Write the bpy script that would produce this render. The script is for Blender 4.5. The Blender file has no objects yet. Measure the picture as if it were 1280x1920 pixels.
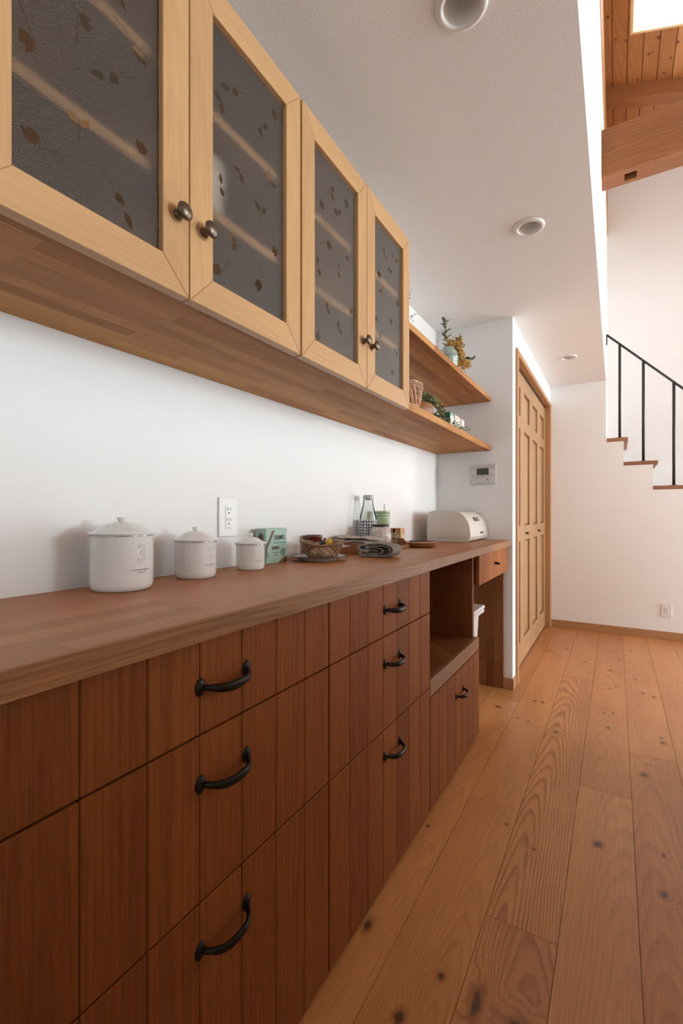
import bpy, bmesh, math, random
from mathutils import Vector, Matrix, geometry
from math import sin, cos, pi, radians, sqrt

random.seed(7)
SC = bpy.context.scene
COL = SC.collection

# ------------------------------------------------------------------ camera
FPX = 850.0
YAW = math.atan(514.0 / FPX)
cam_d = bpy.data.cameras.new('camera')
cam = bpy.data.objects.new('camera', cam_d)
COL.objects.link(cam)
cam.location = (0, 0, 1.0)
cam.rotation_euler = (pi / 2, 0, YAW)
cam_d.sensor_fit = 'VERTICAL'
cam_d.sensor_height = 36.0
cam_d.lens = FPX / 1920 * 36.0
cam_d.shift_y = 2.0 / 1920
cam_d.clip_start = 0.02
SC.camera = cam

# ------------------------------------------------------------------ world, lights, exposure
W = bpy.data.worlds.new('sky')
SC.world = W
W.use_nodes = True
bg = W.node_tree.nodes['Background']
bg.inputs[0].default_value = (0.80, 0.90, 1.0, 1)
bg.inputs[1].default_value = 3.8

def area(name, loc, rot, sx, sy, power, col=(1, 1, 1)):
    l = bpy.data.lights.new(name, 'AREA')
    l.shape = 'RECTANGLE'
    l.size, l.size_y, l.energy, l.color = sx, sy, power, col
    o = bpy.data.objects.new(name, l)
    COL.objects.link(o)
    o.location, o.rotation_euler = loc, rot
    return o

# daylight in right wall and roof openings; the other lamps are added fill
area('window_daylight_side', (8.06, 3.1, 1.45), (0, radians(90), 0), 1.7, 1.5, 375, (0.81, 0.945, 1.0))
area('fill_light_back', (3.4, -3.06, 1.6), (radians(90), 0, 0), 3.6, 2.4, 90, (0.81, 0.945, 1.0))  # added fill from behind, raises the ambient in the tall space
area('skylight_daylight', (0.42, 3.2, 4.62), (0, radians(18.5), 0), 0.62, 0.9, 8, (0.95, 0.98, 1.0))

area('fill_light_kitchen', (-.15, -2.06, 1.50), (radians(90), 0, 0), 1.2, .9, 8.0, (0.84, 0.95, 1.0))  # added neutral fill behind the camera for ceiling and canister fronts
area('fill_light_hall', (2.65, 5.12, 1.05), (radians(-90), 0, 0), 1.5, 1.9, 66, (0.82, 0.945, 1.0))  # added fill to brighten the far floor

VS = SC.view_settings
VS.view_transform = 'Standard'
VS.look = 'None'
VS.gamma = 1.0
VS.use_curve_mapping = False
VS.exposure = 0.0
SC.cycles.max_bounces = 8
SC.cycles.diffuse_bounces = 4
SC.cycles.use_adaptive_sampling = True
SC.cycles.adaptive_threshold = 0.05
SC.cycles.adaptive_min_samples = 16
SC.cycles.transmission_bounces = 6
SC.cycles.transparent_max_bounces = 12
SC.cycles.use_denoising = True
SC.cycles.sample_clamp_indirect = 6.0

# ------------------------------------------------------------------ node helpers
class NT:
    def __init__(s, name):
        s.m = bpy.data.materials.new(name)
        s.m.use_nodes = True
        s.t = s.m.node_tree
        s.p = s.t.nodes['Principled BSDF']
        s.out = s.t.nodes['Material Output']

    def n(s, typ, **kw):
        nd = s.t.nodes.new(typ)
        for k, v in kw.items():
            setattr(nd, k, v)
        return nd

    def set(s, sock, v):
        if isinstance(v, bpy.types.NodeSocket):
            s.t.links.new(v, sock)
        else:
            sock.default_value = v

    def mt(s, op, a, b=0.0, c=0.0, clamp=False):
        nd = s.n('ShaderNodeMath', operation=op, use_clamp=clamp)
        for i, v in enumerate((a, b, c)):
            s.set(nd.inputs[i], v)
        return nd.outputs[0]

    def vm(s, op, a, b=(0, 0, 0)):
        nd = s.n('ShaderNodeVectorMath', operation=op)
        s.set(nd.inputs[0], a)
        s.set(nd.inputs[1], b)
        return nd.outputs['Value'] if op in ('LENGTH', 'DOT_PRODUCT') else nd.outputs[0]

    def xyz(s, v):
        nd = s.n('ShaderNodeSeparateXYZ')
        s.set(nd.inputs[0], v)
        return nd.outputs

    def comb(s, a, b, c):
        nd = s.n('ShaderNodeCombineXYZ')
        for i, v in enumerate((a, b, c)):
            s.set(nd.inputs[i], v)
        return nd.outputs[0]

    def noise(s, vec, scale=5.0, detail=3.0, rough=0.55):
        nd = s.n('ShaderNodeTexNoise')
        s.set(nd.inputs['Vector'], vec)
        nd.inputs['Scale'].default_value = scale
        nd.inputs['Detail'].default_value = detail
        nd.inputs['Roughness'].default_value = rough
        return nd.outputs[0]

    def mix(s, f, a, b, mode='MIX'):
        nd = s.n('ShaderNodeMix', data_type='RGBA', blend_type=mode)
        s.set(nd.inputs[0], f)
        for i, v in ((6, a), (7, b)):
            s.set(nd.inputs[i], v if isinstance(v, bpy.types.NodeSocket) else (*v[:3], 1))
        return nd.outputs[2]

    def ramp(s, f, stops):
        nd = s.n('ShaderNodeValToRGB')
        e = nd.color_ramp.elements
        while len(e) < len(stops):
            e.new(0.5)
        for el, (p, c) in zip(e, stops):
            el.position = p
            el.color = (*c, 1) if len(c) == 3 else c
        s.set(nd.inputs[0], f)
        return nd.outputs[0]

    def mapr(s, v, a, b, c, d, smooth=True):
        nd = s.n('ShaderNodeMapRange', interpolation_type='SMOOTHSTEP' if smooth else 'LINEAR')
        for i, x in enumerate((v, a, b, c, d)):
            s.set(nd.inputs[i], x)
        return nd.outputs[0]

    def bump(s, h, strength=0.2, dist=0.002):
        nd = s.n('ShaderNodeBump')
        nd.inputs['Strength'].default_value = strength
        nd.inputs['Distance'].default_value = dist
        s.set(nd.inputs['Height'], h)
        s.t.links.new(nd.outputs[0], s.p.inputs['Normal'])

    def obj(s):
        return s.n('ShaderNodeTexCoord').outputs['Object']

    def tone(s):
        oi = s.n('ShaderNodeObjectInfo')
        sp = s.n('ShaderNodeSeparateColor')
        s.t.links.new(oi.outputs['Color'], sp.inputs[0])
        return sp.outputs

def plain(name, col, rough=0.5, metal=0.0, spec=0.5, bumpy=None, coat=0.0, var=0.0):
    k = NT(name)
    k.p.inputs['Base Color'].default_value = (*col, 1)
    k.p.inputs['Roughness'].default_value = rough
    k.p.inputs['Metallic'].default_value = metal
    k.p.inputs['Specular IOR Level'].default_value = spec
    k.p.inputs['Coat Weight'].default_value = coat
    if var:
        n = k.noise(k.obj(), 18, 3)
        k.set(k.p.inputs['Base Color'], k.mix(k.mapr(n, 0.3, 0.7, 0, 1), [c * (1 - var) for c in col], [min(1, c * (1 + var)) for c in col]))
    if bumpy:
        k.bump(k.noise(k.obj(), bumpy[0], 4, 0.6), bumpy[1], bumpy[2])
    return k.m

def wood(name, light, dark, axis='Y', freq=110.0, contrast=0.55, tonevar=0.25, rough=0.5, fibre=0.25, staves=None,
         knots=None, knotcol=(0.10, 0.04, 0.018), redden=0.0, spec=0.35, coat=0.0, wob=0.010, tilt=0.05):
    """Procedural timber: tapering growth rings cut by the face, fibre streaks, optional glued staves and knots.
    Object colour: r = tone of the piece, g = ring contrast, b = which part of the log it was cut from."""
    k = NT(name)
    P = k.obj()
    X, Y, Z = k.xyz(P)
    al, a, b = {'X': (X, Y, Z), 'Y': (Y, X, Z), 'Z': (Z, Y, X)}[axis]
    tr, tg, tb = k.tone()[:3]
    seed = k.mt('MULTIPLY', tb, 37.0)
    stv = None
    if staves:
        length, width, amt = staves
        br = k.n('ShaderNodeTexBrick')
        br.offset = 0.37
        br.offset_frequency = 2
        k.set(br.inputs['Vector'], k.comb(k.mt('ADD', al, 7.13), k.mt('ADD', k.mt('ADD', a, b), 3.01), 0.0))
        br.inputs['Color1'].default_value = (0, 0, 0, 1)
        br.inputs['Color2'].default_value = (1, 1, 1, 1)
        br.inputs['Mortar'].default_value = (0.35, 0.35, 0.35, 1)
        br.inputs['Scale'].default_value = 1.0
        br.inputs['Mortar Size'].default_value = 0.0004
        br.inputs['Mortar Smooth'].default_value = 0.3
        br.inputs['Brick Width'].default_value = length
        br.inputs['Row Height'].default_value = width
        sp = k.n('ShaderNodeSeparateColor')
        k.t.links.new(br.outputs[0], sp.inputs[0])
        stv = sp.outputs[0]
        seed = k.mt('ADD', seed, k.mt('MULTIPLY', stv, 23.0))
    low = k.noise(k.comb(k.mt('MULTIPLY', a, 7.0), k.mt('MULTIPLY', al, 1.5), k.mt('ADD', k.mt('MULTIPLY', b, 7.0), seed)), 1.0, 1.0)
    low2 = k.noise(k.comb(k.mt('MULTIPLY', a, 30.0), k.mt('MULTIPLY', al, 9.0), k.mt('ADD', seed, 11.0)), 1.0, 2.0)
    fib = k.noise(k.comb(k.mt('MULTIPLY', a, 320.0), k.mt('MULTIPLY', al, 7.0), k.mt('ADD', k.mt('MULTIPLY', b, 320.0), seed)), 1.0, 2.0)
    off = k.mt('MULTIPLY', k.mt('SINE', k.mt('MULTIPLY', seed, 5.3)), 0.055)
    offz = k.mt('MULTIPLY_ADD', k.mt('SINE', k.mt('MULTIPLY', seed, 9.1)), 0.03, 0.052)
    cx = k.mt('ADD', a, off)
    cz = k.mt('ADD', k.mt('ADD', b, offz), k.mt('MULTIPLY', al, tilt))
    r = k.mt('SQRT', k.mt('ADD', k.mt('MULTIPLY', cx, cx), k.mt('MULTIPLY', cz, cz)))
    r = k.mt('ADD', r, k.mt('MULTIPLY', k.mt('SUBTRACT', low, 0.5), wob * 4))
    r = k.mt('ADD', r, k.mt('MULTIPLY', k.mt('SUBTRACT', low2, 0.5), wob * 0.5))
    kd = None
    if knots:
        G = k.n('ShaderNodeNewGeometry').outputs['Position']
        gx, gy, _ = k.xyz(G)
        wv = k.mt('MULTIPLY', k.mt('SUBTRACT', k.noise(G, 45.0, 2.0), 0.5), 0.9)
        for (x, y, rx, ry) in knots:
            dx = k.mt('MULTIPLY', k.mt('SUBTRACT', gx, x), 1 / rx)
            dy = k.mt('MULTIPLY', k.mt('SUBTRACT', gy, y), 1 / ry)
            d = k.mt('SQRT', k.mt('ADD', k.mt('MULTIPLY', dx, dx), k.mt('MULTIPLY', dy, dy)))
            kd = d if kd is None else k.mt('MINIMUM', kd, d)
        kd = k.mt('ADD', kd, wv)
        swell = k.mapr(kd, 0.6, 4.5, 1.0, 0.0)
        r = k.mt('ADD', r, k.mt('MULTIPLY', swell, 0.022))
    saw = k.mt('FRACT', k.mt('MULTIPLY', r, freq))
    late = k.mapr(saw, 0.35, 0.93, 0.0, 1.0)
    late = k.mt('MULTIPLY', late, k.mapr(saw, 0.93, 1.0, 1.0, 0.0))
    late = k.mt('MULTIPLY', late, k.mt('MULTIPLY', k.mt('MULTIPLY', tg, 2.0), contrast))
    late = k.mt('MULTIPLY', late, k.mapr(low2, 0.25, 0.75, 0.55, 1.1))
    c = k.mix(late, light, dark)
    fb = k.mapr(fib, 0.25, 0.75, 1 - fibre, 1 + fibre * 0.6)
    tone = k.mt('MULTIPLY_ADD', k.mt('SUBTRACT', tr, 0.5), 2 * tonevar, 1.0)
    tone = k.mt('MULTIPLY', tone, k.mapr(low, 0.3, 0.7, 0.93, 1.07))
    if stv is not None:
        tone = k.mt('MULTIPLY', tone, k.mt('MULTIPLY_ADD', k.mt('SUBTRACT', stv, 0.5), 2 * staves[2], 1.0))
    v = k.mt('MULTIPLY', fb, tone)
    c = k.mix(1.0, c, k.comb(v, v, v), 'MULTIPLY')
    if redden:
        g = k.mt('MULTIPLY', k.mt('SUBTRACT', tone, 1.0), redden)
        c = k.mix(1.0, c, k.comb(1.0, k.mt('ADD', 1.0, g), k.mt('ADD', 1.0, k.mt('MULTIPLY', g, 1.6))), 'MULTIPLY')
    if kd is not None:
        halo = k.mapr(kd, 0.7, 2.3, 0.55, 0.0)
        c = k.mix(halo, c, [x * 0.62 for x in dark])
        core = k.mapr(kd, 0.55, 1.0, 0.9, 0.0)
        c = k.mix(core, c, knotcol)
    k.set(k.p.inputs['Base Color'], c)
    k.p.inputs['Roughness'].default_value = rough
    k.p.inputs['Specular IOR Level'].default_value = spec
    k.p.inputs['Coat Weight'].default_value = coat
    return k.m

# ------------------------------------------------------------------ mesh helpers
WL = {}

def link(name, me, mat=None, parent=None, loc=(0, 0, 0), local=False, rot=None, tone=None):
    o = bpy.data.objects.new(name, me)
    COL.objects.link(o)
    if mat is not None and me is not None and len(me.materials) == 0:
        me.materials.append(mat)
    L = Vector(loc)
    if parent is not None:
        o.parent = parent
        base = WL.get(parent.name, Vector((0, 0, 0)))
        if local:
            WL[o.name] = base + L
        else:
            WL[o.name] = L.copy()
            L = L - base
    else:
        WL[o.name] = L.copy()
    o.location = L
    if rot:
        o.rotation_euler = rot
    o.color = tone if tone else (random.random(), 0.5, random.random(), 1)
    return o

def thing(name, label, cat, loc, group=None, kind=None):
    o = link(name, None, loc=loc)
    o['label'] = label
    if cat:
        o['category'] = cat
    if group:
        o['group'] = group
    if kind:
        o['kind'] = kind
    return o

def tag(o, label=None, cat=None, group=None, kind=None):
    for key, v in (('label', label), ('category', cat), ('group', group), ('kind', kind)):
        if v:
            o[key] = v
    return o

def me_from(bm, name, smooth=False):
    me = bpy.data.meshes.new(name)
    bm.normal_update()
    bm.to_mesh(me)
    bm.free()
    if smooth:
        for p in me.polygons:
            p.use_smooth = True
    return me

def bm_box(bm, x0, x1, y0, y1, z0, z1):
    v = [bm.verts.new(p) for p in ((x0, y0, z0), (x1, y0, z0), (x1, y1, z0), (x0, y1, z0),
                                   (x0, y0, z1), (x1, y0, z1), (x1, y1, z1), (x0, y1, z1))]
    for f in ((3, 2, 1, 0), (4, 5, 6, 7), (0, 1, 5, 4), (1, 2, 6, 5), (2, 3, 7, 6), (3, 0, 4, 7)):
        bm.faces.new([v[i] for i in f])
    return v

def box_me(name, sx, sy, sz, bev=0.0, seg=1):
    bm = bmesh.new()
    bm_box(bm, -sx / 2, sx / 2, -sy / 2, sy / 2, -sz / 2, sz / 2)
    if bev:
        bmesh.ops.bevel(bm, geom=bm.edges[:], offset=bev, segments=seg, affect='EDGES', profile=0.5)
    return me_from(bm, name)

def box(name, x0, x1, y0, y1, z0, z1, mat, parent=None, bev=0.0, seg=1, **kw):
    me = box_me(name, x1 - x0, y1 - y0, z1 - z0, bev, seg)
    return link(name, me, mat, parent, ((x0 + x1) / 2, (y0 + y1) / 2, (z0 + z1) / 2), **kw)

def prism_me(name, pts, axis, d0, d1, bev=0.0, seg=2):
    """polygon pts (2D) extruded along an axis: 'X' -> pts are (y,z); 'Y' -> (x,z); 'Z' -> (x,y)"""
    bm = bmesh.new()
    def P(p, d):
        return {'X': (d, p[0], p[1]), 'Y': (p[0], d, p[1]), 'Z': (p[0], p[1], d)}[axis]
    a = [bm.verts.new(P(p, d0)) for p in pts]
    b = [bm.verts.new(P(p, d1)) for p in pts]
    n = len(pts)
    f0 = bm.faces.new(a)
    f1 = bm.faces.new(b)
    for i in range(n):
        bm.faces.new((a[i], a[(i + 1) % n], b[(i + 1) % n], b[i]))
    bmesh.ops.recalc_face_normals(bm, faces=bm.faces[:])
    if bev:
        es = list(set(f0.edges[:]) | set(f1.edges[:]))
        bmesh.ops.bevel(bm, geom=es, offset=bev, segments=seg, affect='EDGES', profile=0.5)
    return me_from(bm, name)

def lathe_me(name, prof, seg=48, smooth=True, wave=None):
    """profile of (r, z), closed at the axis where r == 0; wave(i_ring, angle) -> (dr, dz)"""
    bm = bmesh.new()
    rings = []
    for k, (r, z) in enumerate(prof):
        if r <= 1e-6:
            rings.append([bm.verts.new((0, 0, z))])
        else:
            ring = []
            for i in range(seg):
                a = 2 * pi * i / seg
                dr, dz = wave(k, a) if wave else (0, 0)
                ring.append(bm.verts.new(((r + dr) * cos(a), (r + dr) * sin(a), z + dz)))
            rings.append(ring)
    for A, B in zip(rings, rings[1:]):
        if len(A) == 1 and len(B) == 1:
            continue
        for i in range(seg):
            j = (i + 1) % seg
            if len(A) == 1:
                bm.faces.new((A[0], B[j], B[i]))
            elif len(B) == 1:
                bm.faces.new((A[i], A[j], B[0]))
            else:
                bm.faces.new((A[i], A[j], B[j], B[i]))
    bmesh.ops.recalc_face_normals(bm, faces=bm.faces[:])
    me = me_from(bm, name, smooth)
    return me

def smooth_by_angle(me, ang=35):
    for p in me.polygons:
        p.use_smooth = True
    try:
        me.set_sharp_from_angle(angle=radians(ang))
    except Exception:
        pass

def bm_tube(bm, pts, rad, seg=8, cap=True, flat=None):
    """tube along points; rad a number or list; flat: (wide, thin) multipliers relative to an up vector"""
    pts = [Vector(p) for p in pts]
    n = len(pts)
    rad = rad if isinstance(rad, (list, tuple)) else [rad] * n
    rings = []
    up = Vector((0, 0, 1))
    t0 = (pts[1] - pts[0]).normalized()
    if abs(t0.dot(up)) > 0.9:
        up = Vector((1, 0, 0))
    for i, p in enumerate(pts):
        t = (pts[min(i + 1, n - 1)] - pts[max(i - 1, 0)]).normalized()
        s = t.cross(up)
        if s.length < 1e-5:
            s = t.cross(Vector((1, 0, 0)))
        s.normalize()
        u = s.cross(t).normalized()
        up = u
        fw, ft = flat[i] if flat else (1, 1)
        rings.append([bm.verts.new(p + rad[i] * (cos(2 * pi * k / seg) * s * ft + sin(2 * pi * k / seg) * u * fw)) for k in range(seg)])
    for A, B in zip(rings, rings[1:]):
        for k in range(seg):
            bm.faces.new((A[k], A[(k + 1) % seg], B[(k + 1) % seg], B[k]))
    if cap:
        bm.faces.new(rings[0][::-1])
        bm.faces.new(rings[-1])

def tube(name, pts, rad, mat, parent=None, seg=8, smooth=True, loc=(0, 0, 0), local=False, **kw):
    bm = bmesh.new()
    bm_tube(bm, pts, rad, seg, **kw)
    bmesh.ops.recalc_face_normals(bm, faces=bm.faces[:])
    me = me_from(bm, name, smooth)
    return link(name, me, mat, parent, loc, local)

def text_me(body, size, depth=0.0003, outline=0.0, align='CENTER', bold=0.0):
    cu = bpy.data.curves.new('lettering', 'FONT')
    cu.body = body
    cu.size = size
    cu.align_x = align
    cu.align_y = 'CENTER'
    cu.offset = bold
    if outline:
        cu.fill_mode = 'NONE'
        cu.bevel_depth = outline
        cu.bevel_resolution = 0
    else:
        cu.extrude = depth
    cu.resolution_u = 4
    o = bpy.data.objects.new('lettering', cu)
    COL.objects.link(o)
    dg = bpy.context.evaluated_depsgraph_get()
    me = bpy.data.meshes.new_from_object(o.evaluated_get(dg))
    bpy.data.objects.remove(o)
    bpy.data.curves.remove(cu)
    me.materials.clear()
    return me

def remap(me, fn):
    for v in me.vertices:
        v.co = fn(v.co)
    me.update()
    return me

def join_me(name, mes):
    bm = bmesh.new()
    for m in mes:
        bm.from_mesh(m)
    return me_from(bm, name)

# ------------------------------------------------------------------ materials
M = {}
def wall_mat(name, col, sc, st):
    k = NT(name)
    P = k.obj()
    n = k.noise(P, sc, 3, 0.6)
    k.set(k.p.inputs['Base Color'], k.mix(k.mapr(k.noise(P, 1.3, 2), 0.3, 0.7, 0, 1), [c * 0.985 for c in col], col))
    k.p.inputs['Roughness'].default_value = 0.85
    k.p.inputs['Specular IOR Level'].default_value = 0.2
    k.bump(n, st, 0.004)
    return k.m
M['wall'] = wall_mat('white_wallpaper', (0.885, 0.882, 0.875), 160, 0.10)
M['ceil'] = wall_mat('embossed_ceiling_paper', (0.915, 0.92, 0.925), 150, 0.24)
FLOOR_KNOTS = [(-.046, 1.572, .011, .014), (.092, 2.079, .012, .015), (.108, 1.453, .009, .012), (-.323, .949, .008, .008),
               (.177, 2.41, .010, .013), (.172, 2.46, .007, .008), (-.031, 2.448, .008, .010), (-.012, 2.64, .006, .008), (-.05, 2.62, .005, .007),
               (-.514, 1.382, .005, .006), (-.514, .974, .009, .017), (-.367, .828, .011, .014), (-.244, .934, .010, .034),
               (-.163, .925, .020, .020), (.177, 2.983, .009, .012), (.13, 3.02, .008, .010), (.10, 3.24, .008, .010),
               (-.41, 2.34, .006, .006), (-.36, 2.33, .005, .005), (-.33, 2.60, .006, .012), (-.37, 2.60, .008, .010),
               (-.207, 1.449, .005, .006), (-.03, 3.35, .010, .012), (.02, 3.62, .008, .010), (-.18, 3.45, .008, .01), (-.31, 3.7, .01, .012),
               (-.52, 2.42, .012, .012), (-.40, 3.62, .008, .010), (.09, 3.9, .009, .011), (-.03, 3.0, .007, .009),
               (-.235, 2.28, .010, .012), (-.30, 1.52, .006, .005), (.12, 1.62, .004, .010), (.0, 3.05, .006, .008)]
def floor_wood(kn):
    return wood('pine_floorboard', (0.58, 0.255, 0.09), (0.26, 0.08, 0.023), 'Y', 150, 0.40, 0.13, 0.33, 0.12, knots=kn, redden=0.4, wob=0.008, spec=0.5)
M['floor'] = floor_wood(None)
M['front'] = wood('stained_drawer_board', (0.27, 0.084, 0.019), (0.13, 0.035, 0.007), 'Z', 150, 0.32, 0.34, 0.58, 0.18, spec=0.14, redden=0.25, wob=0.004, tilt=0.01)
M['top'] = wood('oiled_laminated_worktop', (0.47, 0.195, 0.075), (0.30, 0.11, 0.037), 'Y', 130, 0.35, 0.0, 0.46, 0.14, staves=(0.62, 0.042, 0.10), redden=0.3, wob=0.006)
M['shelf'] = wood('laminated_shelf_board', (0.47, 0.21, 0.067), (0.29, 0.112, 0.032), 'Y', 130, 0.35, 0.0, 0.55, 0.15, spec=0.2, staves=(0.40, 0.034, 0.20), redden=0.5, wob=0.006)
M['panel'] = wood('laminated_side_panel', (0.24, 0.082, 0.024), (0.11, 0.034, 0.009), 'Z', 130, 0.4, 0.05, 0.55, 0.2, spec=0.2, staves=(0.35, 0.045, 0.24), redden=0.4, wob=0.006)
M['honey_v'] = wood('honey_alder_upright', (0.57, 0.335, 0.160), (0.46, 0.245, 0.105), 'Z', 120, 0.22, 0.04, 0.36, 0.08, wob=0.006)
M['honey_h'] = wood('honey_alder_crosspiece', (0.57, 0.335, 0.160), (0.46, 0.245, 0.105), 'Y', 120, 0.22, 0.04, 0.36, 0.08, wob=0.006)
M['pine_v'] = wood('pine_door_upright', (0.44, 0.26, 0.13), (0.31, 0.16, 0.068), 'Z', 90, 0.35, 0.06, 0.45, 0.10, wob=0.006)
M['pine_h'] = wood('pine_door_crosspiece', (0.44, 0.26, 0.13), (0.31, 0.16, 0.068), 'Y', 90, 0.35, 0.06, 0.45, 0.10, wob=0.006)
M['trim_v'] = wood('trim_upright', (0.47, 0.245, 0.11), (0.31, 0.135, 0.05), 'Z', 90, 0.35, 0.05, 0.45, 0.12)
M['trim_h'] = wood('trim_lengthwise', (0.47, 0.245, 0.11), (0.31, 0.135, 0.05), 'Y', 90, 0.35, 0.05, 0.45, 0.12)
M['trim_x'] = wood('trim_crosswise', (0.47, 0.245, 0.11), (0.31, 0.135, 0.05), 'X', 90, 0.35, 0.05, 0.45, 0.12)
def roof_wood(kn):
    return wood('cedar_ceiling_board', (0.50, 0.235, 0.09), (0.33, 0.128, 0.043), 'Y', 70, 0.40, 0.14, 0.5, 0.14, redden=0.3, knots=kn)
M['roof'] = roof_wood(None)
ROOF_KNOTS = [(-.045, 3.52, .008, .012), (-.0, 3.7, .006, .009), (.06, 3.72, .007, .008), (.25, 3.74, .010, .012), (.20, 3.86, .007, .01), (.22, 3.85, .006, .008), (.33, 3.92, .007, .009), (.30, 4.04, .006, .007), (.14, 4.07, .006, .007), (.36, 3.8, .007, .01)]
M['beam'] = wood('cedar_beam', (0.32, 0.13, 0.05), (0.19, 0.066, 0.023), 'X', 60, 0.36, 0.05, 0.5, 0.16, wob=0.022, tilt=0.03)
M['tread'] = wood('stained_tread', (0.34, 0.155, 0.07), (0.20, 0.08, 0.03), 'Y', 90, 0.4, 0.1, 0.45, 0.15)
M['reveal'] = wood('pale_reveal_board', (0.86, 0.66, 0.40), (0.75, 0.50, 0.25), 'Y', 70, 0.3, 0.05, 0.5, 0.08)
M['bounce_white'] = plain('white_bounce_paint', (.82, .82, .81), .5, var=.02)  # whitened so the unseen blocks bounce more light
M['darkvoid'] = plain('shadow_gap_backing', (0.02, 0.012, 0.008), 0.9)
M['inside'] = plain('cabinet_lining', (0.30, 0.165, 0.085), 0.6, var=0.08)
M['iron'] = plain('aged_iron', (0.022, 0.018, 0.015), 0.38, 0.75, bumpy=(90, 0.35, 0.002))
M['knob'] = plain('antique_bronze', (0.165, 0.125, 0.095), 0.38, 0.9)
M['rail'] = plain('black_steel_paint', (0.022, 0.021, 0.020), 0.5)
M['enamel'] = plain('white_enamel', (0.80, 0.785, 0.76), 0.14, coat=0.3)
M['steel'] = plain('bright_steel', (0.62, 0.62, 0.62), 0.22, 1.0)
M['ink'] = plain('grey_print', (0.20, 0.19, 0.19), 0.5)
M['plastic'] = plain('white_plastic', (0.80, 0.79, 0.775), 0.35)
M['slot'] = plain('dark_socket_slot', (0.03, 0.03, 0.03), 0.5)
M['lampwhite'] = plain('white_lamp_trim', (0.84, 0.83, 0.81), 0.3)
M['lampdisc'] = plain('unlit_lamp_diffuser', (0.60, 0.53, 0.48), 0.45)
M['lampring'] = plain('dark_lamp_ring', (0.10, 0.08, 0.07), 0.5)

# ------------------------------------------------------------------ the room
XW, YR, YF, YB, ZC = -0.945, 2.70, 4.40, 5.05, 2.113
XC = -0.500          # closet wall face
XL = -0.071          # edge of the low ceiling
XR, YK = 8.0, -3.0   # right wall and back wall
ROOF0, SLOPE = 4.33, 0.335
XE = 4.0            # foot of the sloping ceiling
def roof_z(x):
    return ROOF0 - SLOPE * (x - XL)

def struct(o):
    o['kind'] = 'structure'
    return o

struct(box('wall_left', XW - 0.12, XW, YK - .1, YR + .2, -.05, ZC + .2, M['wall']))
# end of the kitchen niche: short wall that turns the corner into the closet wall
struct(box('wall_niche_end', XW - .12, XC, YR, 2.83, -.05, ZC + .05, M['wall']))
# closet wall above and beside the folding door
struct(link('wall_closet', prism_me('wall_closet', [(2.83, 1.935), (2.83, ZC + .05), (YF + .1, ZC + .05), (YF + .1, -.05), (4.345, -.05), (4.345, 1.935)], 'X', XC - .1, XC), M['wall']))
struct(box('wall_closet_inside', -1.2, XC - .45, 2.83, YF + .1, -.05, ZC, M['inside']))
# far wall: full height up to the ceiling edge, then stepping down under the stairs
steps = [(.056, 1.594), (.256, 1.391), (.456, 1.188), (.656, .983), (.856, .778), (1.056, .573), (1.256, .368), (1.456, .163)]
prof = [(XC - .1, -.05), (XC - .1, ZC + .05), (XL, ZC + .05), (XL, 1.594)]
for i, (x, z) in enumerate(steps):
    prof += [(x, z), (x, steps[i + 1][1] if i + 1 < len(steps) else -.05)]
far = struct(link('wall_far', prism_me('wall_far', prof, 'Y', YF, YF + .08), M['wall']))
# the face of the loft above the kitchen ceiling, and its continuation to the stairwell
lf = [(YK - .1, ZC + .0006), (YF + .081, ZC + .0006), (YF + .081, 1.60), (YB, 1.60), (YB, 4.05), (YK - .1, 4.05)]
struct(link('wall_loft', prism_me('wall_loft', lf, 'X', XL - .04, XL), M['wall']))
struct(box('ceiling', XW - .12, XL - .0002, YK - .1, YF + .02, ZC, ZC + .16, M['ceil']))
# right wall with a window opening, back wall with one added for fill (both behind the viewer's right shoulder)
def wall_with_hole(name, axis, d0, d1, a0, a1, z0, z1, h):
    bm = bmesh.new()
    for (p0, p1, q0, q1) in ((a0, h[0], z0, z1), (h[1], a1, z0, z1), (h[0], h[1], z0, h[2]), (h[0], h[1], h[3], z1)):
        if axis == 'X':
            bm_box(bm, d0, d1, p0, p1, q0, q1)
        else:
            bm_box(bm, p0, p1, d0, d1, q0, q1)
    return struct(link(name, me_from(bm, name), M['wall']))
wall_with_hole('wall_stairwell', 'Y', YB, YB + .12, -.8, XR + .1, -.05, 4.6, (1.9, 3.4, .1, 2.0))  # opening added for the hall fill lamp
wall_with_hole('wall_right', 'X', XR, XR + .12, YK - .1, YB + .12, -.05, 3.2, (2.35, 3.85, .6, 2.3))
wall_with_hole('wall_back', 'Y', YK - .12, YK, XW - .12, XR + .12, -.05, 4.6, (1.6, 5.2, .4, 2.8))
# unseen kitchen island counter, shaped to shade the near floor and drawers
struct(box('unseen_island_counter', .62, 1.30, .35, 2.35, 0, 1.03, M['bounce_white'], bev=.004))
struct(box('unseen_pantry_block', .62, 1.30, YK, .35, 0, 2.3, M['bounce_white'], bev=.004))  # added unseen tall block, keeps light off the near floor
wall_with_hole('added_kitchen_partition', 'Y', -2.1, -2.0, XW, .62, 0, ZC, (-.75, .45, 1.05, 1.95))  # added partition behind the camera, opening made for the fill lamp

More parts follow.
